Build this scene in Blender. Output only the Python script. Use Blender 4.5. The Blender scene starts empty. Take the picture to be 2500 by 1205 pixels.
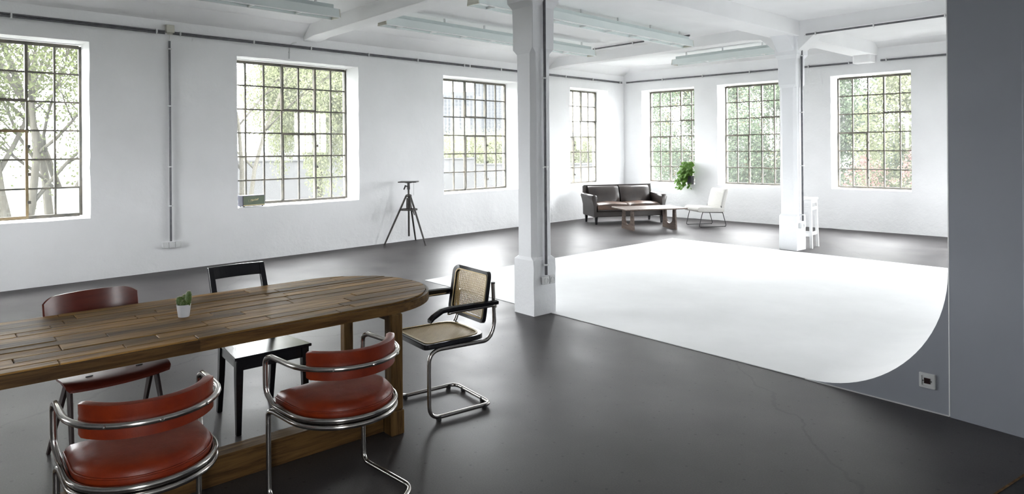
import bpy, math, random
import numpy as np
from mathutils import Vector, Matrix

random.seed(7)
C = bpy.context.scene.collection
S = bpy.context.scene
PI = math.pi

# ------------------------------------------------------------------ camera
YAW, ROLL, FPX = 0.774559, 0.0075263, 1659.74
fw = Vector((-math.sin(YAW), math.cos(YAW), 0)); rt = Vector((math.cos(YAW), math.sin(YAW), 0)); up = Vector((0, 0, 1))
Rc = rt * math.cos(ROLL) - up * math.sin(ROLL)
Uc = rt * math.sin(ROLL) + up * math.cos(ROLL)
cd = bpy.data.cameras.new('camera'); cam = bpy.data.objects.new('camera', cd); C.objects.link(cam)
m = Matrix.Identity(4)
for i in range(3):
    m[i][0], m[i][1], m[i][2] = Rc[i], Uc[i], -fw[i]
m[2][3] = 1.65
cam.matrix_world = m
cd.sensor_fit = 'HORIZONTAL'; cd.sensor_width = 36.0; cd.lens = FPX * 36 / 2500
cd.shift_y = -(602.5 - 363.54) / 2500
cd.clip_start = 0.05; cd.clip_end = 3000
S.camera = cam

# ------------------------------------------------------------------ world (bright overcast sky) and exposure
w = bpy.data.worlds.new('world'); S.world = w; w.use_nodes = True
bg = w.node_tree.nodes['Background']
bg.inputs[0].default_value = (0.985, 0.978, 1.0, 1); bg.inputs[1].default_value = 1.0
S.view_settings.view_transform = 'Standard'; S.view_settings.look = 'None'
S.view_settings.gamma = 1.0; S.view_settings.use_curve_mapping = False
S.view_settings.exposure = 5.2
S.cycles.use_denoising = True
S.cycles.max_bounces = 8; S.cycles.diffuse_bounces = 6; S.cycles.glossy_bounces = 4
S.cycles.use_adaptive_sampling = True; S.cycles.adaptive_threshold = .03
S.cycles.transparent_max_bounces = 12; S.cycles.sample_clamp_indirect = 20
S.cycles.caustics_reflective = False; S.cycles.caustics_refractive = False

# ------------------------------------------------------------------ the windows: opening on the wall, pane columns
LX, FY, RX, BY = -10.005, 14.281, 1.6, -2.6      # left wall, far wall, right wall, back wall
CEIL = 3.64
ZB, ZT = 0.80, 3.07
LEFT_W = [(0.36, 2.455, 7), (4.38, 6.48, 7), (8.36, 10.43, 7), (12.15, 13.62, 5)]
FAR_W = [(-9.475, -8.03, 5), (-7.45, -6.02, 5), (-4.985, -3.545, 5), (-2.62, -1.18, 5)]
RIGHT_W = [(-1.7, -.8, 3), (11.3, 13.4, 7)]  # the first is unseen, added behind the camera to light the near room
ADDED_BACK_W = [(-8.3, -6.8, 5)]  # unseen window, added to brighten the near half of the room

def portal(loc, rot, sx, sy):
    # a light portal: gives off no light itself, it only tells the renderer where the sky's light enters the room
    l = bpy.data.lights.new('window_portal', 'AREA'); l.shape = 'RECTANGLE'; l.size = sx; l.size_y = sy
    l.cycles.is_portal = True
    o = bpy.data.objects.new('window_portal', l); C.objects.link(o); o.location = loc; o.rotation_euler = rot
for a, b, n in LEFT_W: portal((LX - .52, (a + b) / 2, (ZB + ZT) / 2), (0, -PI / 2, 0), ZT - ZB, b - a)
for a, b, n in FAR_W: portal(((a + b) / 2, FY + .52, (ZB + ZT) / 2), (-PI / 2, 0, 0), b - a, ZT - ZB)
for a, b, n in RIGHT_W: portal((RX + .52, (a + b) / 2, (ZB + ZT) / 2), (0, PI / 2, 0), ZT - ZB, b - a)
for a, b, n in ADDED_BACK_W: portal(((a + b) / 2, BY - .52, (ZB + ZT) / 2), (PI / 2, 0, 0), b - a, ZT - ZB)

# ------------------------------------------------------------------ materials
MATS = {}
def newmat(name):
    mt = bpy.data.materials.new(name); mt.use_nodes = True
    nt = mt.node_tree; return mt, nt, nt.nodes, nt.links, nt.nodes['Principled BSDF']

def mat(name, col, rough=0.6, metal=0.0, col2=None, scale=8.0, detail=4.0, bump=0.0, bscale=40.0, spec=0.5, stretch=None,
        rough2=None, coat=0.0, trans=0.0, obj=True):
    if name in MATS: return MATS[name]
    mt, nt, N, L, B = newmat(name)
    B.inputs['Base Color'].default_value = (*col, 1); B.inputs['Roughness'].default_value = rough
    B.inputs['Metallic'].default_value = metal; B.inputs['Specular IOR Level'].default_value = spec
    B.inputs['Coat Weight'].default_value = coat; B.inputs['Coat Roughness'].default_value = .1
    tc = N.new('ShaderNodeTexCoord'); src = tc.outputs['Object' if obj else 'Generated']
    mp = N.new('ShaderNodeMapping'); L.new(src, mp.inputs[0])
    if stretch: mp.inputs['Scale'].default_value = stretch
    if col2 or rough2 is not None:
        n = N.new('ShaderNodeTexNoise'); n.inputs['Scale'].default_value = scale; n.inputs['Detail'].default_value = detail
        n.inputs['Roughness'].default_value = .6; L.new(mp.outputs[0], n.inputs[0])
        r = N.new('ShaderNodeMapRange'); r.inputs[1].default_value = .3; r.inputs[2].default_value = .7; L.new(n.outputs[0], r.inputs[0])
        if col2:
            mx = N.new('ShaderNodeMix'); mx.data_type = 'RGBA'
            mx.inputs[6].default_value = (*col, 1); mx.inputs[7].default_value = (*col2, 1)
            L.new(r.outputs[0], mx.inputs[0]); L.new(mx.outputs[2], B.inputs['Base Color'])
        if rough2 is not None:
            r2 = N.new('ShaderNodeMapRange'); r2.inputs[1].default_value = .3; r2.inputs[2].default_value = .7
            r2.inputs[3].default_value = rough; r2.inputs[4].default_value = rough2
            L.new(n.outputs[0], r2.inputs[0]); L.new(r2.outputs[0], B.inputs['Roughness'])
    if bump:
        n2 = N.new('ShaderNodeTexNoise'); n2.inputs['Scale'].default_value = bscale; n2.inputs['Detail'].default_value = 5
        L.new(mp.outputs[0], n2.inputs[0])
        bp = N.new('ShaderNodeBump'); bp.inputs['Strength'].default_value = bump; bp.inputs['Distance'].default_value = .01
        L.new(n2.outputs[0], bp.inputs['Height']); L.new(bp.outputs[0], B.inputs['Normal'])
    MATS[name] = mt
    return mt

def plaster(name, col, low=True, strength=.35):
    mt, nt, N, L, B = newmat(name)
    B.inputs['Roughness'].default_value = .75; B.inputs['Specular IOR Level'].default_value = .25
    g = N.new('ShaderNodeNewGeometry')
    n1 = N.new('ShaderNodeTexNoise'); n1.inputs['Scale'].default_value = 1.3; n1.inputs['Detail'].default_value = 6; L.new(g.outputs['Position'], n1.inputs[0])
    r1 = N.new('ShaderNodeMapRange'); r1.inputs[1].default_value = .35; r1.inputs[2].default_value = .65; r1.inputs[3].default_value = .95; r1.inputs[4].default_value = 1.0
    L.new(n1.outputs[0], r1.inputs[0])
    mx = N.new('ShaderNodeMix'); mx.data_type = 'RGBA'; mx.blend_type = 'MULTIPLY'; mx.inputs[0].default_value = 1
    mx.inputs[6].default_value = (*col, 1); L.new(r1.outputs[0], mx.inputs[7])
    # small chips and stains of bare mortar
    n4 = N.new('ShaderNodeTexNoise'); n4.inputs['Scale'].default_value = 9; n4.inputs['Detail'].default_value = 8; n4.inputs['Roughness'].default_value = .7
    L.new(g.outputs['Position'], n4.inputs[0])
    r4 = N.new('ShaderNodeMapRange'); r4.inputs[1].default_value = .70; r4.inputs[2].default_value = .76; r4.inputs[4].default_value = .3; L.new(n4.outputs[0], r4.inputs[0])
    mx2 = N.new('ShaderNodeMix'); mx2.data_type = 'RGBA'; L.new(r4.outputs[0], mx2.inputs[0]); L.new(mx.outputs[2], mx2.inputs[6])
    mx2.inputs[7].default_value = (col[0] * .7, col[1] * .7, col[2] * .7, 1)
    L.new(mx2.outputs[2], B.inputs['Base Color'])
    # trowelled, patched relief: broad unevenness, fine grain, and crumbling plaster low on the wall
    n2 = N.new('ShaderNodeTexNoise'); n2.inputs['Scale'].default_value = 3.0; n2.inputs['Detail'].default_value = 9; n2.inputs['Roughness'].default_value = .62
    L.new(g.outputs['Position'], n2.inputs[0])
    h = n2.outputs[0]
    if low:
        sx = N.new('ShaderNodeSeparateXYZ'); L.new(g.outputs['Position'], sx.inputs[0])
        rz = N.new('ShaderNodeMapRange'); rz.inputs[1].default_value = .75; rz.inputs[2].default_value = .1; L.new(sx.outputs[2], rz.inputs[0])
        v = N.new('ShaderNodeTexNoise'); v.inputs['Scale'].default_value = 7; v.inputs['Detail'].default_value = 10; v.inputs['Roughness'].default_value = .68
        v.inputs['Distortion'].default_value = .25
        L.new(g.outputs['Position'], v.inputs[0])
        rv = N.new('ShaderNodeMapRange'); rv.inputs[1].default_value = .42; rv.inputs[2].default_value = .6; L.new(v.outputs[0], rv.inputs[0])
        mu = N.new('ShaderNodeMath'); mu.operation = 'MULTIPLY'; L.new(rz.outputs[0], mu.inputs[0]); L.new(rv.outputs[0], mu.inputs[1])
        ad = N.new('ShaderNodeMath'); ad.operation = 'MULTIPLY_ADD'; L.new(mu.outputs[0], ad.inputs[0]); ad.inputs[1].default_value = .3; L.new(h, ad.inputs[2])
        h = ad.outputs[0]
    bp = N.new('ShaderNodeBump'); bp.inputs['Strength'].default_value = strength; bp.inputs['Distance'].default_value = .03
    L.new(h, bp.inputs['Height']); L.new(bp.outputs[0], B.inputs['Normal'])
    MATS[name] = mt
    return mt

def concrete():
    mt, nt, N, L, B = newmat('polished_concrete')
    g = N.new('ShaderNodeNewGeometry')
    n1 = N.new('ShaderNodeTexNoise'); n1.inputs['Scale'].default_value = .9; n1.inputs['Detail'].default_value = 8; n1.inputs['Roughness'].default_value = .6; L.new(g.outputs['Position'], n1.inputs[0])
    cr = N.new('ShaderNodeValToRGB'); cr.color_ramp.elements[0].position = .3; cr.color_ramp.elements[0].color = (.023, .019, .020, 1)
    cr.color_ramp.elements[1].position = .72; cr.color_ramp.elements[1].color = (.060, .053, .053, 1)
    L.new(n1.outputs[0], cr.inputs[0])
    n2 = N.new('ShaderNodeTexNoise'); n2.inputs['Scale'].default_value = 120; n2.inputs['Detail'].default_value = 3; L.new(g.outputs['Position'], n2.inputs[0])
    r2 = N.new('ShaderNodeMapRange'); r2.inputs[1].default_value = .3; r2.inputs[2].default_value = .7; r2.inputs[3].default_value = .75; r2.inputs[4].default_value = 1.25; L.new(n2.outputs[0], r2.inputs[0])
    mx = N.new('ShaderNodeMix'); mx.data_type = 'RGBA'; mx.blend_type = 'MULTIPLY'; mx.inputs[0].default_value = 1
    L.new(cr.outputs[0], mx.inputs[6]); L.new(r2.outputs[0], mx.inputs[7])
    # hairline cracks and dark pits
    nd = N.new('ShaderNodeTexNoise'); nd.inputs['Scale'].default_value = 3; nd.inputs['Detail'].default_value = 5; L.new(g.outputs['Position'], nd.inputs[0])
    ad = N.new('ShaderNodeMix'); ad.data_type = 'RGBA'; ad.blend_type = 'ADD'; ad.inputs[0].default_value = .35; L.new(g.outputs['Position'], ad.inputs[6]); L.new(nd.outputs['Color'], ad.inputs[7])
    vo = N.new('ShaderNodeTexVoronoi'); vo.voronoi_dimensions = '2D'; vo.feature = 'DISTANCE_TO_EDGE'; vo.inputs['Scale'].default_value = .22; L.new(ad.outputs[2], vo.inputs[0])
    rc = N.new('ShaderNodeMapRange'); rc.inputs[1].default_value = .0012; rc.inputs[2].default_value = .0035; rc.inputs[3].default_value = .6; rc.inputs[4].default_value = 1; L.new(vo.outputs['Distance'], rc.inputs[0])
    vp = N.new('ShaderNodeTexVoronoi'); vp.voronoi_dimensions = '2D'; vp.inputs['Scale'].default_value = 5; L.new(g.outputs['Position'], vp.inputs[0])
    rp = N.new('ShaderNodeMapRange'); rp.inputs[1].default_value = .03; rp.inputs[2].default_value = .045; rp.inputs[3].default_value = .3; rp.inputs[4].default_value = 1; L.new(vp.outputs['Distance'], rp.inputs[0])
    mm = N.new('ShaderNodeMath'); mm.operation = 'MULTIPLY'; L.new(rc.outputs[0], mm.inputs[0]); L.new(rp.outputs[0], mm.inputs[1])
    mx2 = N.new('ShaderNodeMix'); mx2.data_type = 'RGBA'; mx2.blend_type = 'MULTIPLY'; mx2.inputs[0].default_value = 1
    L.new(mx.outputs[2], mx2.inputs[6]); L.new(mm.outputs[0], mx2.inputs[7]); L.new(mx2.outputs[2], B.inputs['Base Color'])
    n3 = N.new('ShaderNodeTexNoise'); n3.inputs['Scale'].default_value = 2.2; n3.inputs['Detail'].default_value = 4; n3.inputs['Distortion'].default_value = .15; L.new(g.outputs['Position'], n3.inputs[0])
    r3 = N.new('ShaderNodeMapRange'); r3.inputs[1].default_value = .15; r3.inputs[2].default_value = .85; r3.inputs[3].default_value = .32; r3.inputs[4].default_value = .50; L.new(n3.outputs[0], r3.inputs[0])
    B.inputs['Roughness'].default_value = .8; B.inputs['Specular IOR Level'].default_value = 0
    bp = N.new('ShaderNodeBump'); bp.inputs['Strength'].default_value = .02; bp.inputs['Distance'].default_value = .01; L.new(n3.outputs[0], bp.inputs['Height']); L.new(bp.outputs[0], B.inputs['Normal'])
    gl = N.new('ShaderNodeBsdfGlossy'); gl.inputs[0].default_value = (1, 1, 1, 1); L.new(r3.outputs[0], gl.inputs['Roughness']); L.new(bp.outputs[0], gl.inputs['Normal'])
    fr = N.new('ShaderNodeFresnel'); fr.inputs[0].default_value = 1.42
    fm0 = N.new('ShaderNodeMath'); fm0.operation = 'MULTIPLY'; fm0.inputs[1].default_value = .85; L.new(fr.outputs[0], fm0.inputs[0])
    fm = N.new('ShaderNodeMath'); fm.operation = 'MINIMUM'; fm.inputs[1].default_value = .13; L.new(fm0.outputs[0], fm.inputs[0])   # a dull, worn sealer never turns into a mirror
    ms = N.new('ShaderNodeMixShader'); L.new(fm.outputs[0], ms.inputs[0]); L.new(B.outputs[0], ms.inputs[1]); L.new(gl.outputs[0], ms.inputs[2])
    L.new(ms.outputs[0], N['Material Output'].inputs[0])
    return mt

def wood(name, dark, light, rough=.5, along='y', rnd=True, bump=.35):
    mt, nt, N, L, B = newmat(name)
    tc = N.new('ShaderNodeTexCoord'); mp = N.new('ShaderNodeMapping'); L.new(tc.outputs['Object'], mp.inputs[0])
    sc = {'y': (22, 1.6, 22), 'x': (1.6, 22, 22), 'z': (22, 22, 1.6)}[along]; mp.inputs['Scale'].default_value = sc
    oi = N.new('ShaderNodeObjectInfo')
    av = N.new('ShaderNodeVectorMath'); av.operation = 'MULTIPLY_ADD'; av.inputs[1].default_value = (1, 1, 1)
    L.new(mp.outputs[0], av.inputs[0])
    cx = N.new('ShaderNodeVectorMath'); cx.operation = 'SCALE'; cx.inputs[0].default_value = (13, 7, 5); L.new(oi.outputs['Random'], cx.inputs['Scale'])
    L.new(cx.outputs[0], av.inputs[2])
    n = N.new('ShaderNodeTexNoise'); n.inputs['Scale'].default_value = 2.0; n.inputs['Detail'].default_value = 9; n.inputs['Roughness'].default_value = .65; n.inputs['Distortion'].default_value = .5
    L.new(av.outputs[0], n.inputs[0])
    cr = N.new('ShaderNodeValToRGB'); cr.color_ramp.elements[0].position = .32; cr.color_ramp.elements[0].color = (*dark, 1)
    cr.color_ramp.elements[1].position = .7; cr.color_ramp.elements[1].color = (*light, 1); L.new(n.outputs[0], cr.inputs[0])
    out = cr.outputs[0]
    if rnd:
        mc = N.new('ShaderNodeMapping'); mc.inputs['Scale'].default_value = {'y': (3.2, .16, 3.2), 'x': (.16, 3.2, 3.2), 'z': (3.2, 3.2, .16)}[along]; L.new(av.outputs[0], mc.inputs[0])
        nc = N.new('ShaderNodeTexNoise'); nc.inputs['Scale'].default_value = 1.0; nc.inputs['Detail'].default_value = 6; nc.inputs['Roughness'].default_value = .7; L.new(mc.outputs[0], nc.inputs[0])
        rc = N.new('ShaderNodeMapRange'); rc.inputs[1].default_value = .62; rc.inputs[2].default_value = .67; rc.inputs[3].default_value = 1; rc.inputs[4].default_value = .35; L.new(nc.outputs[0], rc.inputs[0])
        mk = N.new('ShaderNodeMix'); mk.data_type = 'RGBA'; mk.blend_type = 'MULTIPLY'; mk.inputs[0].default_value = 1; L.new(out, mk.inputs[6]); L.new(rc.outputs[0], mk.inputs[7]); out = mk.outputs[2]
        mr = N.new('ShaderNodeMapRange'); mr.inputs[3].default_value = .5; mr.inputs[4].default_value = 1.35; L.new(oi.outputs['Random'], mr.inputs[0])
        mx = N.new('ShaderNodeMix'); mx.data_type = 'RGBA'; mx.blend_type = 'MULTIPLY'; mx.inputs[0].default_value = 1
        L.new(out, mx.inputs[6]); L.new(mr.outputs[0], mx.inputs[7]); out = mx.outputs[2]
    L.new(out, B.inputs['Base Color'])
    rr = N.new('ShaderNodeMapRange'); rr.inputs[3].default_value = rough + .15; rr.inputs[4].default_value = rough - .08; L.new(n.outputs[0], rr.inputs[0]); L.new(rr.outputs[0], B.inputs['Roughness']); B.inputs['Specular IOR Level'].default_value = .2
    bp = N.new('ShaderNodeBump'); bp.inputs['Strength'].default_value = bump; bp.inputs['Distance'].default_value = .004; L.new(n.outputs[0], bp.inputs['Height']); L.new(bp.outputs[0], B.inputs['Normal'])
    MATS[name] = mt
    return mt

def glass(name, tint=(1, 1, 1), frost=0.0):
    mt, nt, N, L, B = newmat(name); N.remove(B)
    out = N['Material Output']
    tr = N.new('ShaderNodeBsdfTransparent'); tr.inputs[0].default_value = (*tint, 1)
    gl = N.new('ShaderNodeBsdfGlossy'); gl.inputs['Roughness'].default_value = .02
    fr = N.new('ShaderNodeFresnel'); fr.inputs[0].default_value = 1.45
    g0 = N.new('ShaderNodeNewGeometry'); iv = N.new('ShaderNodeMath'); iv.operation = 'SUBTRACT'; iv.inputs[0].default_value = 1; L.new(g0.outputs['Backfacing'], iv.inputs[1])
    fm = N.new('ShaderNodeMath'); fm.operation = 'MULTIPLY'; L.new(fr.outputs[0], fm.inputs[0]); L.new(iv.outputs[0], fm.inputs[1])   # reflect once, at the outer face
    ms = N.new('ShaderNodeMixShader'); L.new(fm.outputs[0], ms.inputs[0]); L.new(tr.outputs[0], ms.inputs[1]); L.new(gl.outputs[0], ms.inputs[2])
    # a milky film put in to wash the view outside with pale haze
    tl = N.new('ShaderNodeBsdfTranslucent'); tl.inputs[0].default_value = (.9, .93, .93, 1)
    g = N.new('ShaderNodeNewGeometry'); n = N.new('ShaderNodeTexNoise'); n.inputs['Scale'].default_value = 6; n.inputs['Detail'].default_value = 6; L.new(g.outputs['Position'], n.inputs[0])
    r = N.new('ShaderNodeMapRange'); r.inputs[1].default_value = .3; r.inputs[2].default_value = .75
    r.inputs[3].default_value = .007 + frost; r.inputs[4].default_value = .013 + frost * 1.2; L.new(n.outputs[0], r.inputs[0])
    m2 = N.new('ShaderNodeMixShader'); L.new(r.outputs[0], m2.inputs[0]); L.new(ms.outputs[0], m2.inputs[1]); L.new(tl.outputs[0], m2.inputs[2])
    L.new(m2.outputs[0], out.inputs[0])
    MATS[name] = mt
    return mt

def leafmat(name, c1, c2, tl=.35, spec=.04):
    mt, nt, N, L, B = newmat(name)
    out = N['Material Output']
    g = N.new('ShaderNodeNewGeometry')
    cr = N.new('ShaderNodeMix'); cr.data_type = 'RGBA'; cr.inputs[6].default_value = (*c1, 1); cr.inputs[7].default_value = (*c2, 1)
    L.new(g.outputs['Random Per Island'], cr.inputs[0]); L.new(cr.outputs[2], B.inputs['Base Color']); B.inputs['Roughness'].default_value = .6; B.inputs['Specular IOR Level'].default_value = spec
    t = N.new('ShaderNodeBsdfTranslucent'); L.new(cr.outputs[2], t.inputs[0])
    ms = N.new('ShaderNodeMixShader'); ms.inputs[0].default_value = tl; L.new(B.outputs[0], ms.inputs[1]); L.new(t.outputs[0], ms.inputs[2]); L.new(ms.outputs[0], out.inputs[0])
    MATS[name] = mt
    return mt

M_wall = plaster('white_plaster', (.90, .905, .915), True, .4)
M_ceil = plaster('white_ceiling', (.90, .903, .908), False, .12)
M_col = plaster('white_column_paint', (.87, .88, .90), True, .3)
M_floor = concrete()
M_cyc = mat('cyclorama_paint', (.90, .905, .91), .7, spec=.25, col2=(.84, .845, .85), scale=1.6, detail=7)
M_grey = mat('grey_wall_paint', (.36, .38, .425), .55, col2=(.33, .35, .395), scale=1.2, bump=.05, bscale=20)
M_steel = mat('window_steel', (.075, .078, .072), .55, .2, col2=(.16, .14, .11), scale=9, bump=.15)
M_rust = mat('rusted_steel', (.17, .12, .06), .6, .2, col2=(.24, .19, .11), scale=10, bump=.15)
M_glass = glass('window_glass', (.97, .985, .98))
M_frost = glass('frosted_glass', (.1, .105, .103), .42)
M_pipe = mat('grey_conduit', (.10, .102, .115), .35, .3, col2=(.16, .16, .17), scale=12)
M_clip = mat('white_plastic', (.72, .73, .73), .4, col2=(.68, .69, .69), scale=20)
M_cream = mat('cream_plastic', (.62, .61, .53), .45, col2=(.55, .54, .47), scale=10)
M_chrome = mat('chrome_tube', (.62, .60, .58), .14, 1.0, rough2=.24, scale=25, col2=(.52, .49, .46))
M_black = mat('black_lacquer', (.007, .007, .010), .24, spec=.5, col2=(.011, .011, .014), scale=6, bump=.05, bscale=90)
M_rubber = mat('black_rubber', (.015, .015, .016), .6, col2=(.025, .025, .025), scale=30)
M_red = mat('red_brown_leather', (.25, .029, .004), .32, spec=.4, col2=(.15, .014, .0025), scale=7, detail=6, bump=.08, bscale=140, rough2=.46)
M_ply = mat('dark_red_plywood', (.13, .022, .012), .30, col2=(.085, .014, .009), scale=5, stretch=(1, 6, 6), bump=.03)
M_darksteel = mat('dark_brown_steel', (.03, .02, .02), .4, .3, col2=(.045, .03, .028), scale=12)
M_cane = mat('woven_cane', (.74, .57, .29), .5, col2=(.64, .48, .23), scale=30)
M_plank = wood('reclaimed_planks', (.10, .052, .015), (.42, .235, .072), .50, bump=.6)
M_tablewood = wood('table_frame_wood', (.042, .020, .007), (.15, .082, .027), .5)
M_tableleg = wood('table_leg_wood', (.06, .03, .010), (.20, .115, .040), .5, 'z', False)
M_sofa = mat('dark_brown_leather', (.026, .022, .022), .34, col2=(.046, .036, .032), scale=4, detail=6, bump=.1, bscale=60)
M_cushion = mat('worn_tan_leather', (.125, .062, .034), .42, col2=(.055, .033, .024), scale=4, detail=6, bump=.12, bscale=50)
M_ctwood = wood('grey_brown_wood', (.085, .062, .052), (.19, .145, .12), .35, 'y', False, .12)
M_fabric = mat('off_white_boucle', (.66, .65, .62), .9, col2=(.58, .57, .54), scale=60, bump=.5, bscale=220)
M_wire = mat('black_wire_frame', (.03, .03, .034), .45, .4, col2=(.05, .05, .05), scale=20)
M_iron = mat('worn_iron', (.045, .042, .042), .45, .7, col2=(.10, .095, .09), scale=14, bump=.2)
M_white = mat('white_gloss_paint', (.88, .88, .88), .35, col2=(.84, .84, .84), scale=10)
M_pot = mat('white_ceramic', (.72, .74, .78), .3, col2=(.68, .70, .74), scale=10)
M_soil = mat('potting_soil', (.03, .02, .015), .95, col2=(.06, .04, .03), scale=90, bump=.8, bscale=150)
M_cactus = mat('cactus_skin', (.055, .11, .02), .6, col2=(.09, .15, .03), scale=60, bump=.5, bscale=200)
M_spine = mat('cactus_spines', (.75, .72, .50), .6, col2=(.65, .60, .4), scale=20)
M_grille = mat('green_grille_cloth', (.24, .29, .22), .8, spec=.2, col2=(.19, .23, .175), scale=300, bump=.4, bscale=500)
M_vinyl = mat('dark_blue_vinyl', (.045, .048, .075), .5, col2=(.06, .062, .09), scale=60, bump=.2, bscale=300)
M_brass = mat('brass_trim', (.60, .52, .30), .35, .6, col2=(.5, .42, .24), scale=30)
M_lampglass = mat('pale_green_plastic', (.77, .83, .825), .22, col2=(.74, .81, .80), scale=4, spec=.6)
M_lamprail = mat('grey_green_metal', (.66, .73, .73), .35, col2=(.62, .69, .69), scale=8)
M_leaf = leafmat('plant_leaf', (.035, .10, .008), (.10, .21, .022), .2, .4)
M_planter = mat('black_planter', (.025, .027, .03), .5, col2=(.04, .04, .045), scale=15)
M_bark = mat('grey_bark', (.042, .040, .032), .9, spec=0, col2=(.064, .060, .050), scale=6, stretch=(6, 6, 1), bump=.6, bscale=20)

# ------------------------------------------------------------------ mesh helpers
class MB:
    def __init__(s): s.v = []; s.f = []
    def add(s, vs, fs):
        b = len(s.v); s.v += [tuple(p) for p in vs]; s.f += [tuple(i + b for i in q) for q in fs]; return s
    def box(s, lo, hi, mtx=None, ch=0.0):
        x0, y0, z0 = lo; x1, y1, z1 = hi
        if ch:
            vs = []; c = ch
            for z, e in ((z0, c), (z0 + c, 0), (z1 - c, 0), (z1, c)):
                for x, y in ((x0 + c + e * 0, y0 + e), (x1 - c, y0 + e), (x1 - e, y0 + c), (x1 - e, y1 - c), (x1 - c, y1 - e), (x0 + c, y1 - e), (x0 + e, y1 - c), (x0 + e, y0 + c)):
                    vs.append(Vector((x, y, z)))
            fs = [tuple(range(7, -1, -1)), tuple(range(24, 32))]
            for k in range(3):
                for i in range(8):
                    j = (i + 1) % 8; fs.append((k * 8 + i, k * 8 + j, k * 8 + 8 + j, k * 8 + 8 + i))
        else:
            vs = [Vector((x, y, z)) for z in (z0, z1) for x, y in ((x0, y0), (x1, y0), (x1, y1), (x0, y1))]
            fs = [(3, 2, 1, 0), (4, 5, 6, 7), (0, 1, 5, 4), (1, 2, 6, 5), (2, 3, 7, 6), (3, 0, 4, 7)]
        if mtx is not None: vs = [mtx @ p for p in vs]
        return s.add(vs, fs)
    def sweep(s, path, prof, closed=False, upv=None):
        P = [Vector(p) for p in path]; n = len(P); k = len(prof); T = []
        for i in range(n):
            a = P[(i - 1) % n] if (closed or i > 0) else P[i]; b = P[(i + 1) % n] if (closed or i < n - 1) else P[i]
            T.append((b - a).normalized())
        u = Vector(upv) if upv else (Vector((0, 0, 1)) if abs(T[0].z) < .9 else Vector((1, 0, 0)))
        vs = []
        nrm = (u - T[0] * u.dot(T[0])).normalized()
        for i in range(n):
            if upv: nrm = (u - T[i] * u.dot(T[i])).normalized()
            else: nrm = (nrm - T[i] * nrm.dot(T[i])).normalized()
            bn = T[i].cross(nrm)
            for a, b in prof: vs.append(P[i] + bn * a + nrm * b)
        fs = []
        for i in range(n if closed else n - 1):
            j = (i + 1) % n
            for q in range(k):
                r = (q + 1) % k; fs.append((i * k + q, i * k + r, j * k + r, j * k + q))
        if not closed: fs += [tuple(range(k - 1, -1, -1)), tuple((n - 1) * k + q for q in range(k))]
        return s.add(vs, fs)
    def tube(s, path, r, n=10, closed=False):
        if len(path) == 2 or not closed:
            pass
        return s.sweep(path, [(r * math.cos(2 * PI * q / n), r * math.sin(2 * PI * q / n)) for q in range(n)], closed)
    def taper(s, path, radii, n=8):
        P = [Vector(p) for p in path]; b = len(s.v); m2 = MB().tube(path, 1.0, n)
        for i, p in enumerate(P):
            for q in range(n): s.v.append(tuple(p + (Vector(m2.v[i * n + q]) - p) * radii[i]))
        s.f += [tuple(i + b for i in f) for f in m2.f]; return s
    def lathe(s, prof, n=24, c=(0, 0, 0), cap=True):
        vs = [(c[0] + r * math.cos(2 * PI * i / n), c[1] + r * math.sin(2 * PI * i / n), c[2] + z) for r, z in prof for i in range(n)]
        fs = [(k * n + i, k * n + (i + 1) % n, k * n + n + (i + 1) % n, k * n + n + i) for k in range(len(prof) - 1) for i in range(n)]
        if cap: fs += [tuple(range(n - 1, -1, -1)), tuple((len(prof) - 1) * n + i for i in range(n))]
        return s.add(vs, fs)
    def loft(s, rings, cap=True, closed=False):
        n = len(rings[0]); vs = [p for r in rings for p in r]
        fs = [(k * n + i, k * n + (i + 1) % n, k * n + n + (i + 1) % n, k * n + n + i) for k in range(len(rings) - 1) for i in range(n)]
        if cap: fs += [tuple(range(n - 1, -1, -1)), tuple((len(rings) - 1) * n + i for i in range(n))]
        return s.add(vs, fs)
    def prism(s, poly, z0, z1, inset=0.0):
        n = len(poly); cx = sum(p[0] for p in poly) / n; cy = sum(p[1] for p in poly) / n
        def ins(p, d):
            v = Vector((p[0] - cx, p[1] - cy)); l = max(v.length, 1e-6); return (p[0] - v.x / l * d, p[1] - v.y / l * d)
        r = [[(x, y, z0) for x, y in poly]]
        if inset: r += [[(x, y, z1 - inset) for x, y in poly], [(*ins(p, inset), z1) for p in poly]]
        else: r.append([(x, y, z1) for x, y in poly])
        return s.loft(r)
    def build(s, name, m, parent=None, smooth=False, loc=None, rot=None, bevel=0.0, sub=0, angle=None):
        me = bpy.data.meshes.new(name); me.from_pydata(s.v, [], s.f)
        me.materials.append(m)
        if smooth:
            me.shade_smooth()
            if angle: me.set_sharp_from_angle(angle=math.radians(angle))
        o = bpy.data.objects.new(name, me); C.objects.link(o)
        if parent: o.parent = parent
        if loc: o.location = loc
        if rot: o.rotation_euler = rot
        if bevel:
            b = o.modifiers.new('bevel', 'BEVEL'); b.width = bevel; b.segments = 2; b.limit_method = 'ANGLE'; b.angle_limit = math.radians(40)
        if sub:
            q = o.modifiers.new('subsurf', 'SUBSURF'); q.levels = sub; q.render_levels = sub
        return o

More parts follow.
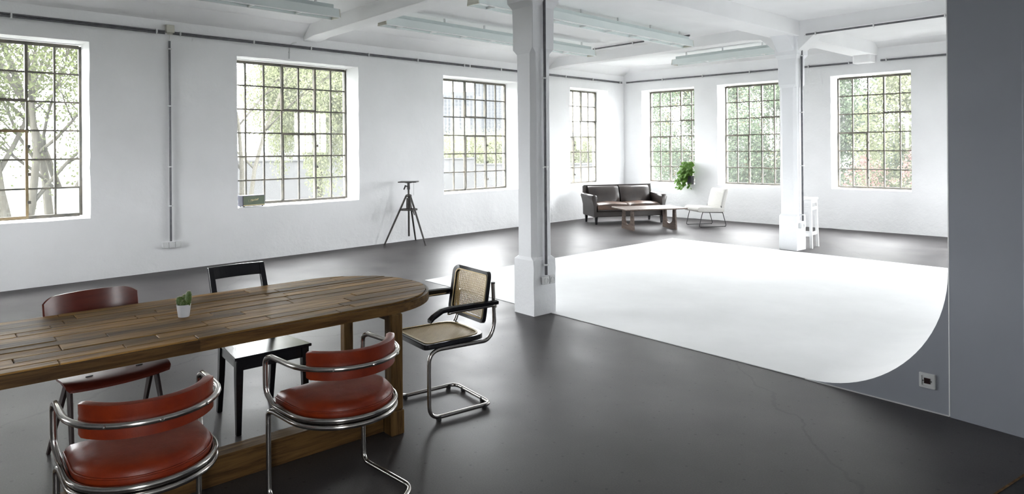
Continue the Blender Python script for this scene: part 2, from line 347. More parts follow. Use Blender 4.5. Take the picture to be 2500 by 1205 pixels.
def inst(name, me, parent=None, loc=(0, 0, 0), rot=(0, 0, 0), scale=None):
    o = bpy.data.objects.new(name, me); C.objects.link(o); o.parent = parent; o.location = loc; o.rotation_euler = rot
    if scale: o.scale = scale
    return o
def tag(o, label=None, cat=None, group=None, kind=None):
    if label: o['label'] = label
    if cat: o['category'] = cat
    if group: o['group'] = group
    if kind: o['kind'] = kind
    return o
def thing(name, label, cat, loc=(0, 0, 0), rz=0.0, group=None):
    o = bpy.data.objects.new(name, None); C.objects.link(o); o.location = loc; o.rotation_euler = (0, 0, rz); o.empty_display_size = .1
    return tag(o, label, cat, group)
def struct(name, loc=(0, 0, 0), rz=0.0):
    o = bpy.data.objects.new(name, None); C.objects.link(o); o.location = loc; o.rotation_euler = (0, 0, rz); o['kind'] = 'structure'; o.empty_display_size = .1
    return o
def copy_tree(o, parent=None):
    c = o.copy(); C.objects.link(c); c.parent = parent
    for ch in list(o.children): copy_tree(ch, c)
    return c
def fillet(pts, r, n=6, closed=False):
    P = [Vector(p) for p in pts]; out = []; N = len(P)
    for i in range(N):
        if not closed and i in (0, N - 1): out.append(P[i]); continue
        a, b, c = P[(i - 1) % N], P[i], P[(i + 1) % N]
        u = (a - b); v = (c - b); ru = min(r, u.length * .49, v.length * .49)
        ang = u.angle(v)
        if ang > PI - .05: out.append(b); continue
        d = ru; p0 = b + u.normalized() * d; p1 = b + v.normalized() * d
        for k in range(n + 1):
            t = k / n; out.append(p0 * (1 - t) ** 2 + b * 2 * t * (1 - t) + p1 * t * t)
    return out
def rrect(w2, h2, r, n=6):
    out = []
    for cx, cy, a0 in ((w2 - r, h2 - r, 0), (-w2 + r, h2 - r, 90), (-w2 + r, -h2 + r, 180), (w2 - r, -h2 + r, 270)):
        for k in range(n + 1):
            a = math.radians(a0 + 90 * k / n); out.append((cx + r * math.cos(a), cy + r * math.sin(a)))
    return out

# ------------------------------------------------------------------ room shell
fl = MB().box((LX - .5, BY - .5, -.25), (RX + .5, FY + .5, 0)).build('floor', M_floor); fl['kind'] = 'structure'
ce = MB().box((LX - .5, BY - .5, CEIL), (RX + .5, FY + .5, CEIL + .25)).build('ceiling', M_ceil); ce['kind'] = 'structure'
# sloping haunch where the ceiling meets the left and the far wall
hm = MB()
hm.loft([[(LX - .02, y, 3.45), (LX + .30, y, CEIL + .01), (LX - .02, y, CEIL + .01)] for y in (BY, FY + .02)])
hm.build('haunch', M_ceil, ce)
hm = MB(); hm.loft([[(x, FY + .02, 3.53), (x, FY - .18, CEIL + .01), (x, FY + .02, CEIL + .01)] for x in (LX, RX)])
hm.build('haunch', M_ceil, ce)

def holed_wall(name, u0, u1, opens, to3, thick, m):
    """a wall with window openings; to3(u, d, z): u along the wall, d depth into it. Edges wander a little as hand-made plaster does."""
    us = sorted({u0, u1, *[a for o in opens for a in o[:2]]}); zs = [0, ZB, ZT, CEIL + .05]
    # finer grid so the reveal edges can be uneven
    def fine(a):
        out = []
        for i in range(len(a) - 1):
            k = max(1, int((a[i + 1] - a[i]) / .16)); out += [a[i] + (a[i + 1] - a[i]) * t / k for t in range(k)]
        return out + [a[-1]]
    U = fine(us); Z = fine(zs); rnd = random.Random(hash(name) % 97 if False else len(name) * 13 + int(abs(u0) * 10))
    jit = {}
    def pt(i, k, d):
        key = (i, k)
        if key not in jit:
            e = any(abs(U[i] - a) < 1e-6 or abs(U[i] - b) < 1e-6 for a, b, *_ in opens) or any(abs(Z[k] - z) < 1e-6 for z in (ZB, ZT))
            jit[key] = (rnd.uniform(-.006, .006), rnd.uniform(-.005, .005), rnd.uniform(-.004, .004)) if e else (0, 0, rnd.uniform(-.004, .004))
        ju, jz, jd = jit[key]
        if d > 0: return to3(U[i], d, Z[k])
        return to3(U[i] + ju, jd, Z[k] + jz)
    mb = MB(); solid = {}
    for i in range(len(U) - 1):
        for k in range(len(Z) - 1):
            uc, zc = (U[i] + U[i + 1]) / 2, (Z[k] + Z[k + 1]) / 2
            solid[i, k] = not any(a < uc < b and ZB < zc < ZT for a, b, *_ in opens)
    vid = {}
    def V(i, k, d):
        if (i, k, d) not in vid: vid[i, k, d] = len(mb.v); mb.v.append(pt(i, k, d))
        return vid[i, k, d]
    for (i, k), sld in solid.items():
        if sld:
            mb.f.append((V(i, k, 0), V(i + 1, k, 0), V(i + 1, k + 1, 0), V(i, k + 1, 0)))
            mb.f.append((V(i, k + 1, thick), V(i + 1, k + 1, thick), V(i + 1, k, thick), V(i, k, thick)))
        else:
            for di, dk, e in ((-1, 0, ((i, k), (i, k + 1))), (1, 0, ((i + 1, k + 1), (i + 1, k))), (0, -1, ((i + 1, k), (i, k))), (0, 1, ((i, k + 1), (i + 1, k + 1)))):
                if solid.get((i + di, k + dk)):
                    (a, b), (c, d) = e; mb.f.append((V(a, b, 0), V(c, d, 0), V(c, d, thick), V(a, b, thick)))
    o = mb.build(name, m, smooth=True, angle=30); o['kind'] = 'structure'; return o
holed_wall('wall_left', BY - .5, FY + .5, LEFT_W, lambda u, d, z: (LX - d, u, z), .5, M_wall)
holed_wall('wall_far', LX, RX + .5, FAR_W, lambda u, d, z: (u, FY + d, z), .5, M_wall)
holed_wall('wall_right', BY - .5, FY, RIGHT_W, lambda u, d, z: (RX + d, u, z), .5, M_wall)
holed_wall('wall_back', LX, RX + .5, ADDED_BACK_W, lambda u, d, z: (u, BY - d, z), .5, mat('grey_back_wall_paint', (.30, .30, .31), .7, col2=(.27, .27, .28), scale=2))


# ------------------------------------------------------------------ windows
REC = .40
def window(n, a, b, cols, to, right_flip=False, vent=(3, 5), case=(3, 5), rusty=False, frosted=()):
    """to(u, d, z) places a point; u runs along the wall as seen from inside left to right"""
    root = struct('window_%d' % n)
    W = b - a; H = ZT - ZB; rows = 6; fw_ = .03
    z0, z1 = ZB + .02, ZT - .025
    pw, ph = W / cols, (z1 - z0) / rows
    def bar(name, u0, u1, za, zb, d0, d1, mtl=M_steel, parent=root):
        p = [to(u, d, z) for z in (za, zb) for u, d in ((u0, d0), (u1, d0), (u1, d1), (u0, d1))]
        return MB().add(p, [(3, 2, 1, 0), (4, 5, 6, 7), (0, 1, 5, 4), (1, 2, 6, 5), (2, 3, 7, 6), (3, 0, 4, 7)]).build(name, mtl, parent)
    fr = MB()
    for u0, u1, za, zb in ((a - .01, a + fw_, z0, z1), (b - fw_, b + .01, z0, z1), (a + fw_, b - fw_, z0 - .012, z0 + fw_), (a + fw_, b - fw_, z1 - fw_, z1 + .012)):
        p = [to(u, d, z) for z in (za, zb) for u, d in ((u0, REC - .02), (u1, REC - .02), (u1, REC + .03), (u0, REC + .03))]
        fr.add(p, [(3, 2, 1, 0), (4, 5, 6, 7), (0, 1, 5, 4), (1, 2, 6, 5), (2, 3, 7, 6), (3, 0, 4, 7)])
    fr.build('frame', M_steel, root)
    # sill: a thin sloped ledge of render
    for c in range(1, cols): bar('mullion', a + c * pw - .012, a + c * pw + .012, z0, z1, REC - .012, REC + .022)
    for r in range(1, rows): bar('glazing_bar', a, b, z0 + r * ph - .011, z0 + r * ph + .011, REC - .008, REC + .018)
    # opening sashes stand proud of the fixed bars
    for (c0, c1), (r0, r1), mtl in ((vent, (4, 6), M_steel), (case, (0, 3), M_rust if rusty else M_steel)):
        mb = MB(); ua, ub, za, zb = a + c0 * pw, a + c1 * pw, z0 + r0 * ph, z0 + r1 * ph
        for u0, u1, q0, q1 in ((ua - .006, ua + .024, za, zb), (ub - .024, ub + .006, za, zb), (ua + .024, ub - .024, za - .004, za + .026), (ua + .024, ub - .024, zb - .026, zb + .004)):
            p = [to(u, d, z) for z in (q0, q1) for u, d in ((u0, REC - .034), (u1, REC - .034), (u1, REC + .034), (u0, REC + .034))]
            mb.add(p, [(3, 2, 1, 0), (4, 5, 6, 7), (0, 1, 5, 4), (1, 2, 6, 5), (2, 3, 7, 6), (3, 0, 4, 7)])
        mb.build('sash', mtl, root)
    uh = a + case[1] * pw
    for zz in (z0 + ph * .55, z0 + ph * 1.5, z0 + ph * 2.45):
        bar('hinge', uh - .005, uh + .03, zz - .02, zz + .02, REC - .055, REC - .03, M_steel)
    # panes: one mesh, shared
    p = [to(u, d, z) for z in (0, ph - .02) for u, d in ((0, -.002), (pw - .02, -.002), (pw - .02, .002), (0, .002))]
    o0 = Vector(to(0, 0, 0)); p = [Vector(q) - o0 for q in p]
    me = None
    for r in range(rows):
        for c in range(cols):
            q = Vector(to(a + c * pw + .01, REC + .006, z0 + r * ph + .01))
            if me is None:
                ob = MB().add(p, [(3, 2, 1, 0), (4, 5, 6, 7), (0, 1, 5, 4), (1, 2, 6, 5), (2, 3, 7, 6), (3, 0, 4, 7)]).build('pane', M_glass, root); me = ob.data; ob.location = q
            elif (r, c) in frosted:
                m2 = me.copy(); m2.materials.clear(); m2.materials.append(M_frost); o = inst('pane', m2, root, q); o['label'] = 'frosted pane'
            else: inst('pane', me, root, q)
    return root
for k, (a, b, n) in enumerate(LEFT_W):
    window(k + 1, a, b, n, lambda u, d, z: (LX - d, u, z), vent=(3, 5), case=(3, 5) if n == 7 else (0, 2), rusty=(k == 0), frosted=((0, 6),) if k == 0 else ())
for k, (a, b, n) in enumerate(FAR_W):
    window(k + 5, a, b, n, lambda u, d, z: (u, FY + d, z), vent=(3, 5), case=(0, 2))
for k, (a, b, n) in enumerate(RIGHT_W):  # the first of these is an unseen opening added for its light
    window(k + 9, a, b, n, lambda u, d, z: (RX + d, u, z), vent=(0, 2), case=(0, 2))
for k, (a, b, n) in enumerate(ADDED_BACK_W):
    window(k + 11, a, b, n, lambda u, d, z: (u, BY - d, z), vent=(3, 5), case=(3, 5))  # added out of view to throw daylight on the left wall

# ------------------------------------------------------------------ columns and beams
C1 = (-4.665, 5.085, math.radians(-4.5)); C2 = (-4.455, 11.02, math.radians(-4.5))
def column(c):
    root = struct('column', (c[0], c[1], 0), c[2])
    def octo(h, ch):
        return [(h, -h + ch), (h, h - ch), (h - ch, h), (-h + ch, h), (-h, h - ch), (-h, -h + ch), (-h + ch, -h), (h - ch, -h)]
    rnd = random.Random(3); rings = []
    for z, h, ch in ((0, .150, .004), (.15, .151, .006), (.3, .149, .008), (.45, .150, .006), (.545, .150, .012), (.575, .136, .045), (1.0, .135, .047), (1.5, .136, .045), (2.0, .135, .046), (2.5, .136, .044), (2.60, .137, .04), (2.65, .150, .008), (3.0, .150, .006), (3.06, .152, .006), (3.12, .185, .006), (3.40, .19, .006), (3.46, .19, .006)):
        rings.append([(x + rnd.uniform(-.003, .003), y + rnd.uniform(-.003, .003), z) for x, y in octo(h, ch)])
    MB().loft(rings).build('shaft', M_col, root)
    return root
column(C1); column(C2)

def beam_x(xa, ya, xb, yb, zb, half=.14, name='beam', haunch_at=None):
    d = Vector((xb - xa, yb - ya, 0)); L = d.length; root = struct(name, (xa, ya, 0), math.atan2(d.y, d.x))
    mb = MB()
    prof = [(0, zb - .02), (.12, zb - .02), (.45, zb + .01), (L - .75, zb + .01), (L - .45, zb - .02), (L - .18, zb - .25), (L, zb - .25)]
    n = len(prof)
    lo = [(x, -half, z) for x, z in prof]; hi = [(x, half, z) for x, z in prof]
    top0 = [(x, -half, CEIL + .02) for x, z in prof]; top1 = [(x, half, CEIL + .02) for x, z in prof]
    mb.v = lo + hi + top0 + top1
    for i in range(n - 1):
        mb.f += [(i, n + i, n + i + 1, i + 1), (i, i + 1, 2 * n + i + 1, 2 * n + i), (n + i, 3 * n + i, 3 * n + i + 1, n + i + 1), (2 * n + i, 2 * n + i + 1, 3 * n + i + 1, 3 * n + i)]
    mb.f += [(0, 2 * n, 3 * n, n), (n - 1, 2 * n - 1, 4 * n - 1, 3 * n - 1)]
    mb.build('beam_body', M_ceil, root, bevel=.008)
tn = .097
beam_x(LX - .05, C1[1] + tn * (C1[0] - LX), C1[0], C1[1], 3.43)
beam_x(LX - .05, C2[1] + tn * (C2[0] - LX), C2[0], C2[1], 3.44)
beam_x(RX + .05, C2[1] - tn * (RX - C2[0]), C2[0], C2[1], 3.42)
beam_x(RX + .05, C1[1] - tn * (RX - C1[0]), C1[0], C1[1], 3.43)
def beam_y(xa, ya, xb, yb, zb, half=.20):
    d = Vector((xb - xa, yb - ya, 0)); root = struct('beam', (xa, ya, 0), math.atan2(d.y, d.x))
    L = d.length
    mb = MB(); mb.box((0, -half, zb), (L, half, CEIL + .02)); mb.build('beam_body', M_ceil, root, bevel=.01)
    return root, L
beam_y(-4.87, BY, C1[0], C1[1], 3.40)
beam_y(C1[0], C1[1], C2[0], C2[1], 3.40)
rb, L = beam_y(C2[0], C2[1], -4.31, FY + .03, 3.40)
MB().prism(rrect(.16, .17, .07), 3.255, 3.42).build('bracket', M_ceil, rb, loc=(L - .16, 0, 0), bevel=.01)
# haunches under the long beam on either side of each column
for c in (C1, C2):
    for s in (-1, 1):
        mb = MB(); mb.loft([[(x, s * .12, 3.17), (x, s * .18, 3.17), (x, s * .48, 3.42), (x, s * .12, 3.42)] for x in (-.13, .13)])
        o = mb.build('corbel', M_col, None); o['kind'] = 'structure'; o.location = (c[0], c[1], 0); o.rotation_euler = (0, 0, math.radians(-2))

# ------------------------------------------------------------------ cyclorama and the partition beside it
def fy(x): return 4.825 - .0922 * (x + 1.007)
def farp(x): return 10.895 - .061 * (x + 6.592)
R = .87
prof = [(-6.80, .006), (-5.2, .006), (-3.6, .006), (-1.875, .006)] + [(-1.875 + R * math.sin(a), .006 + R - R * math.cos(a)) for a in [PI / 2 * k / 24 for k in range(1, 25)]] + [(-1.005, 1.6), (-1.005, 3.38)]
def shift(x): return .21 * (x + 6.8) / 5.8 * 1.15 + .0       # the far end leans with the building's skew
cyc = thing('cyclorama', 'white painted photo cyclorama sweeping from the floor up into a curved wall', 'cyclorama', (0, 0, 0))
mb = MB(); n = len(prof)
def fx(x): return x + .21
front = [(x, fy(x), z) for x, z in prof]; far = [(fx(x), farp(fx(x)), z) for x, z in prof]
# the shell's underside, a little behind it
def off(i):
    a = Vector(prof[max(i - 1, 0)]); b = Vector(prof[min(i + 1, n - 1)]); t = (b - a).normalized(); nx, nz = t.y, -t.x
    d = .0055 if prof[i][1] < .0061 else .004
    return (prof[i][0] + nx * d, max(prof[i][1] + nz * d, .0005))
po = [off(i) for i in range(n)]
fb = [(x, fy(x), z) for x, z in po]; rb_ = [(fx(x), farp(fx(x)), z) for x, z in po]
mb.v = front + far + fb + rb_
for i in range(n - 1):
    mb.f += [(i, i + 1, n + i + 1, n + i), (2 * n + i, 3 * n + i, 3 * n + i + 1, 2 * n + i + 1), (i, 2 * n + i, 2 * n + i + 1, i + 1), (n + i, n + i + 1, 3 * n + i + 1, 3 * n + i)]
mb.f += [(0, n, 3 * n, 2 * n), (n - 1, 3 * n - 1, 4 * n - 1, 2 * n - 1)]
mb.build('sweep', M_cyc, cyc, smooth=True, angle=40)
# end panel that closes the curve towards the table
mb = MB(); front_c = prof[3:28]; back_c = po[3:28]; k = len(front_c) + 1
mb.v = [(x, fy(x) - .003, z) for x, z in front_c] + [(-1.001, fy(-1.001) - .003, .001)] + [(x, fy(x) + .05, z) for x, z in back_c] + [(-1.001, fy(-1.001) + .05, .001)]
mb.f = [tuple(range(k)), tuple(range(2 * k - 1, k - 1, -1))] + [(i, (i + 1) % k, k + (i + 1) % k, k + i) for i in range(k)]
mb.build('end_panel', M_grey, cyc)
MB().loft([[(-1.004, fy(-1.0) - .004, z), (-.997, fy(-.997) - .008, z), (-.997, fy(-.997) + .02, z), (-1.004, fy(-1.0) + .02, z)] for z in (.001, 3.38)]).build('corner_bead', M_clip, cyc)
wp = MB(); wp.loft([[(-.995, 4.812, z), (RX, 4.812 - .16 * 2.56, z), (RX, 4.95, z), (-.86, 4.95, z), (-.70, 10.6, z), (-.78, 10.6, z)] for z in (0, CEIL)])
o = wp.build('wall_partition', M_grey); o['kind'] = 'structure'
tr = MB().loft([[(-.995, 4.808, z), (-.62, 4.748, z), (-.62, 4.76, z), (-.995, 4.82, z)] for z in (0, .012)]).build('baseboard_partition', M_grey); tr['kind'] = 'structure'
tr = MB().loft([[(-.624, 4.742, z), (-.55, 4.730, z), (-.55, 4.76, z), (-.624, 4.772, z)] for z in (0, 2.24)]).build('trim_1', M_grey, bevel=.004); tr['kind'] = 'structure'
tr = MB().loft([[(-1.9, fy(-1.9) - .012, z), (-1.0, fy(-1.0) - .012, z), (-1.0, fy(-1.0) + .003, z), (-1.9, fy(-1.9) + .003, z)] for z in (0, .006)]).build('trim_2', M_clip); tr['kind'] = 'structure'

# socket on the end panel
sk = thing('wall_socket', 'square white wall socket low on the grey panel under the curved edge', 'socket', (-1.12, fy(-1.12), .188), math.atan(-.0922))
MB().loft([[(x * s, -d, z * s) for x, z in rrect(.047, .047, .006, 3)] for s, d in ((1, -.004), (1, .006), (.93, .012), (.66, .013), (.64, .009), (.01, .009))]).build('plate', M_clip, sk)
MB().box((-.017, -.012, -.017), (.017, -.006, .017)).build('insert', mat('dark_red_insert', (.03, .008, .008), .4, col2=(.015, .005, .005), scale=40), sk)
for s in (-1, 1): MB().lathe([(.003, -.002), (.003, .002)], 8).build('screw', M_rubber, sk, loc=(s * .023, -.0125, 0), rot=(PI / 2, 0, 0))

# ------------------------------------------------------------------ conduits, boxes and sockets
def clip_at(parent, loc, axis, r, name='clip'):
    mb = MB(); pr = [(r * 1.5, -.008), (r * 1.5, .008)]
    mb.lathe(pr, 12); mb.box((-.006, -.008, -.012), (.006, .008, .012))
    rot = {'z': (0, 0, 0), 'x': (0, PI / 2, 0), 'y': (PI / 2, 0, 0)}[axis]
    mb.build(name, M_clip, parent, loc=loc, rot=rot)
def conduit(label, segs, clips, pipes, r=.013, group=None, name='conduit_pipe'):
    root = thing(name, label, 'conduit', segs[0][0], 0, group); o0 = Vector(segs[0][0])
    for off_ in pipes:
        for a, b in segs:
            MB().tube([Vector(a) - o0 + Vector(off_), Vector(b) - o0 + Vector(off_)], r, 10).build('pipe', M_pipe, root, smooth=True, angle=50)
    for p, ax in clips: clip_at(root, Vector(p) - o0, ax, r * (1.3 if len(pipes) == 1 else 1.9))
    return root
X = LX + .036; ZC = 3.294
conduit('pair of dark conduits on the wall top leading into the cream junction box', [((X, BY + .1, ZC), (X, 3.36, ZC))],
        [((X, y, ZC), 'y') for y in (-.8, .35, 1.63, 3.25)], [(0, 0, .014), (0, 0, -.014)])
conduit('pair of dark conduits along the wall top from the junction box to the room corner', [((X, 3.47, ZC), (X, 9.0, ZC)), ((X, 9.05, ZC), (X, FY - .12, ZC))],
        [((X, y, ZC), 'y') for y in (3.56, 4.62, 5.57, 6.66, 7.72, 8.86, 9.87, 11.95, 12.95, 14.05)], [(0, 0, .012), (0, 0, -.012)], .011)
Yc = FY - .034
conduit('dark conduit on the far wall from the room corner to the second column', [((LX + .1, Yc, ZC), (-5.95, Yc, ZC))], [((x, Yc, ZC), 'x') for x in (-9.9, -8.85, -7.79, -6.66)], [(0, 0, 0)], .018)
conduit('short dark conduit between the second column and the beam bracket on the far wall', [((-5.55, Yc, ZC), (-4.55, Yc, ZC))], [((x, Yc, ZC), 'x') for x in (-5.40, -4.62)], [(0, 0, 0)], .018)
conduit('dark conduit on the far wall from the beam bracket toward the grey partition', [((-4.05, Yc, ZC), (-1.0, Yc, ZC))], [((x, Yc, ZC), 'x') for x in (-3.95, -2.95, -1.9)], [(0, 0, 0)], .018)
conduit('dark conduit dropping down the window wall to the triple socket', [((X, 3.42, 3.18), (X, 3.42, .41))], [((X, 3.42, z), 'z') for z in (3.07, 2.28, 1.44, .9)], [(0, 0, 0)], .015)
jb = thing('junction_box', 'small cream junction box on the window wall where the conduits meet', 'junction box', (LX, 3.43, 3.35))
MB().box((0, -.055, -.055), (.05, .055, .055)).build('box_body', M_cream, jb, bevel=.006)
MB().box((.048, -.05, -.05), (.056, .05, .05)).build('lid', M_cream, jb, bevel=.003)
for k in (-.03, -.01, .01, .03): MB().lathe([(.006, -.03), (.008, -.02), (.008, 0)], 8).build('gland', M_cream, jb, loc=(.03, k, -.05))
MB().tube([(.025, 0, -.05), (.022, -.008, -.17)], .004, 6).build('cable', M_clip, jb)
ts = thing('triple_socket', 'white triple wall socket below the conduit on the window wall', 'socket', (LX, 3.435, .355))
for k in (-1, 0, 1):
    h = MB().box((0, k * .083 - .04, -.04), (.042, k * .083 + .04, .04)).build('socket_unit', M_clip, ts, bevel=.006)
    MB().lathe([(.028, -.001), (.030, .004), (.024, .005), (.022, .002)], 20).build('socket_face', M_clip, h, loc=(.042, k * .083, 0), rot=(0, PI / 2, 0))
# column conduits
cx, cy = -4.49, 5.05
a1 = -4.505 + .155
def colpt(c, lx, ly, z):
    ca, sa = math.cos(c[2]), math.sin(c[2]); return (c[0] + lx * ca - ly * sa, c[1] + lx * sa + ly * ca, z)
p0 = colpt(C1, .182, -.015, 3.40); p1 = colpt(C1, .182, -.015, .40)
conduit('dark conduit running down the near column to a white socket', [(p0, p1)], [(colpt(C1, .182, -.015, z), 'z') for z in (2.35, 1.47, .50)], [(0, 0, 0)], .015)
p0 = colpt(C2, .184, -.02, 3.26); p1 = colpt(C2, .184, -.02, .47)
conduit('dark conduit running down the second column behind the white floor', [(p0, p1)], [(colpt(C2, .184, -.02, z), 'z') for z in (3.1, 2.2, 1.35, .57)], [(0, 0, 0)], .017)
for c, y0, lab, zz in ((C1, -.06, 'white double socket at the foot of the near column', .345), (C2, -.09, 'white double socket at the foot of the second column', .40)):
    q = colpt(c, .15, y0, zz); s = thing('column_socket', lab, 'socket', q, c[2])
    for k in (0, 1):
        h = MB().box((0, .085 * k, -.04), (.042, .085 * k + .08, .04)).build('socket_unit', M_clip, s, bevel=.006)
        MB().lathe([(.028, -.001), (.030, .004), (.024, .005), (.022, .002)], 20).build('socket_face', M_clip, h, loc=(.042, .085 * k + .04, 0), rot=(0, PI / 2, 0))
# conduit under the beam right of the second column, with a flexible cable down to the column
A = Vector((-4.13, 10.80, 3.40)); Bq = Vector((-1.1, 10.80 - .097 * 3.03, 3.40))
conduit('dark conduit under the beam between the second column and the grey partition', [(A, Bq)], [(A + (Bq - A) * t, 'x') for t in (.05, .33, .63, .9)], [(0, 0, 0)], .015)
cb = thing('flexible_cable', 'thin white cable bending from the beam conduit onto the second column', 'cable', A)
q = Vector(colpt(C2, .184, -.02, 3.26))
MB().tube(fillet([(0, 0, 0), (q - A) * .8 + Vector((0, 0, .1)), q - A], .1), .006, 8).build('sheath', M_clip, cb, smooth=True)
MB().lathe([(.01, -.012), (.01, .012)], 10).build('ferrule', M_clip, cb, rot=(0, PI / 2, 0))
conduit('short dark conduit under the ceiling between the two long lamps', [((-8.25, 10.75, 3.61), (-7.0, 10.64, 3.61))], [((-8.2, 10.745, 3.61), 'x'), ((-7.25, 10.662, 3.61), 'x')], [(0, 0, 0)], .015)
conduit('very short dark pipe stub clamped under the ceiling above the long lamp end', [((-6.27, 10.62, 3.60), (-6.05, 10.62, 3.60))], [((-6.17, 10.62, 3.60), 'x')], [(0, 0, 0)], .016)
cb = thing('wall_cable', 'white cable painted into the wall above the speaker window', 'cable', (LX + .008, 5.21, 3.10))
MB().tube(fillet([(0, 0, 0), (0, .01, .20), (0, .06, .25), (0, .12, .27)], .05), .010, 8).build('sheath', M_clip, cb, smooth=True)
MB().lathe([(.016, -.008), (.016, .008)], 10).build('saddle', M_clip, cb, loc=(0, .005, .1))
dt = thing('corner_sensor', 'small white sensor high in the room corner', 'sensor', (LX + .06, FY - .12, 3.55))
MB().lathe([(.03, -.02), (.034, 0), (.03, .03), (.01, .04)], 16).build('housing', M_clip, dt, smooth=True)
MB().lathe([(.012, -.03), (.016, -.02)], 12).build('lens', M_rubber, dt)
MB().box((-.06, -.012, .0), (-.02, .012, .02)).build('bracket', M_clip, dt)

# ------------------------------------------------------------------ ceiling lamps
def lamp(label, x, y0, y1, z0=3.40, rz=0.0, group='long ceiling lamps'):
    L = y1 - y0; root = thing('ceiling_lamp', label, 'lamp', (x, (y0 + y1) / 2, z0), rz, group); h = L / 2
    hb, ht, H = .105, .085, .115
    # side panels of the trough, flat top, white lips painting in window light reflected on the lower edge
    for s in (-1, 1):
        MB().loft([[(s * hb, y, 0), (s * (hb - .004), y, 0), (s * (ht - .004), y, H), (s * ht, y, H)] for y in (-h, h)]).build('side_panel', M_lampglass, root)
        MB().box((s * hb - .005, -h, -.004), (s * hb + .005, h, .003)).build('lip', M_white, root)
    MB().box((-ht, -h, H - .004), (ht, h, H + .003)).build('top_panel', M_lampglass, root)
    MB().box((-hb + .012, -h + .03, .028), (hb - .012, h - .03, .032)).build('diffuser', M_lampglass, root)
    n = max(3, int(L / .75))
    for s in (-1, 1):
        cap = MB().loft([[(-hb, s * h - .008, 0), (hb, s * h - .008, 0), (ht, s * h - .008, H), (-ht, s * h - .008, H)], [(-hb, s * h + .008, 0), (hb, s * h + .008, 0), (ht, s * h + .008, H), (-ht, s * h + .008, H)]])
        cap.build('end_cap', M_cream, root)
    MB().box((-.045, -h + .06, H + .003), (.045, h - .06, H + .062)).build('rail', M_lamprail, root, bevel=.004)
    for k in range(n): MB().box((-.012, -.012, H + .06), (.012, .012, CEIL - z0 + .005)).build('hanger', M_clip, root, loc=(0, -h + .3 + (L - .6) * k / (n - 1), 0))
    for k in range(int(L / .62)): MB().box((-hb + .01, -.004, .002), (hb - .01, .004, .026)).build('cross_bar', M_white, root, loc=(0, -h + .31 + .62 * k, 0))
    return root
lamp('long pale green trough lamp near the window wall, ending at the first beam', -7.995, .9, 4.84)
lamp('long pale green trough lamp hanging beyond the first beam, nearer the windows', -7.97, 5.56, 10.33)
lamp('long pale green trough lamp passing behind the near column', -6.09, 5.57, 10.65)
lamp('shorter pale green trough lamp across the ceiling near the sofa corner', -6.47, 11.48, 13.80, rz=math.radians(90 - 5.5))


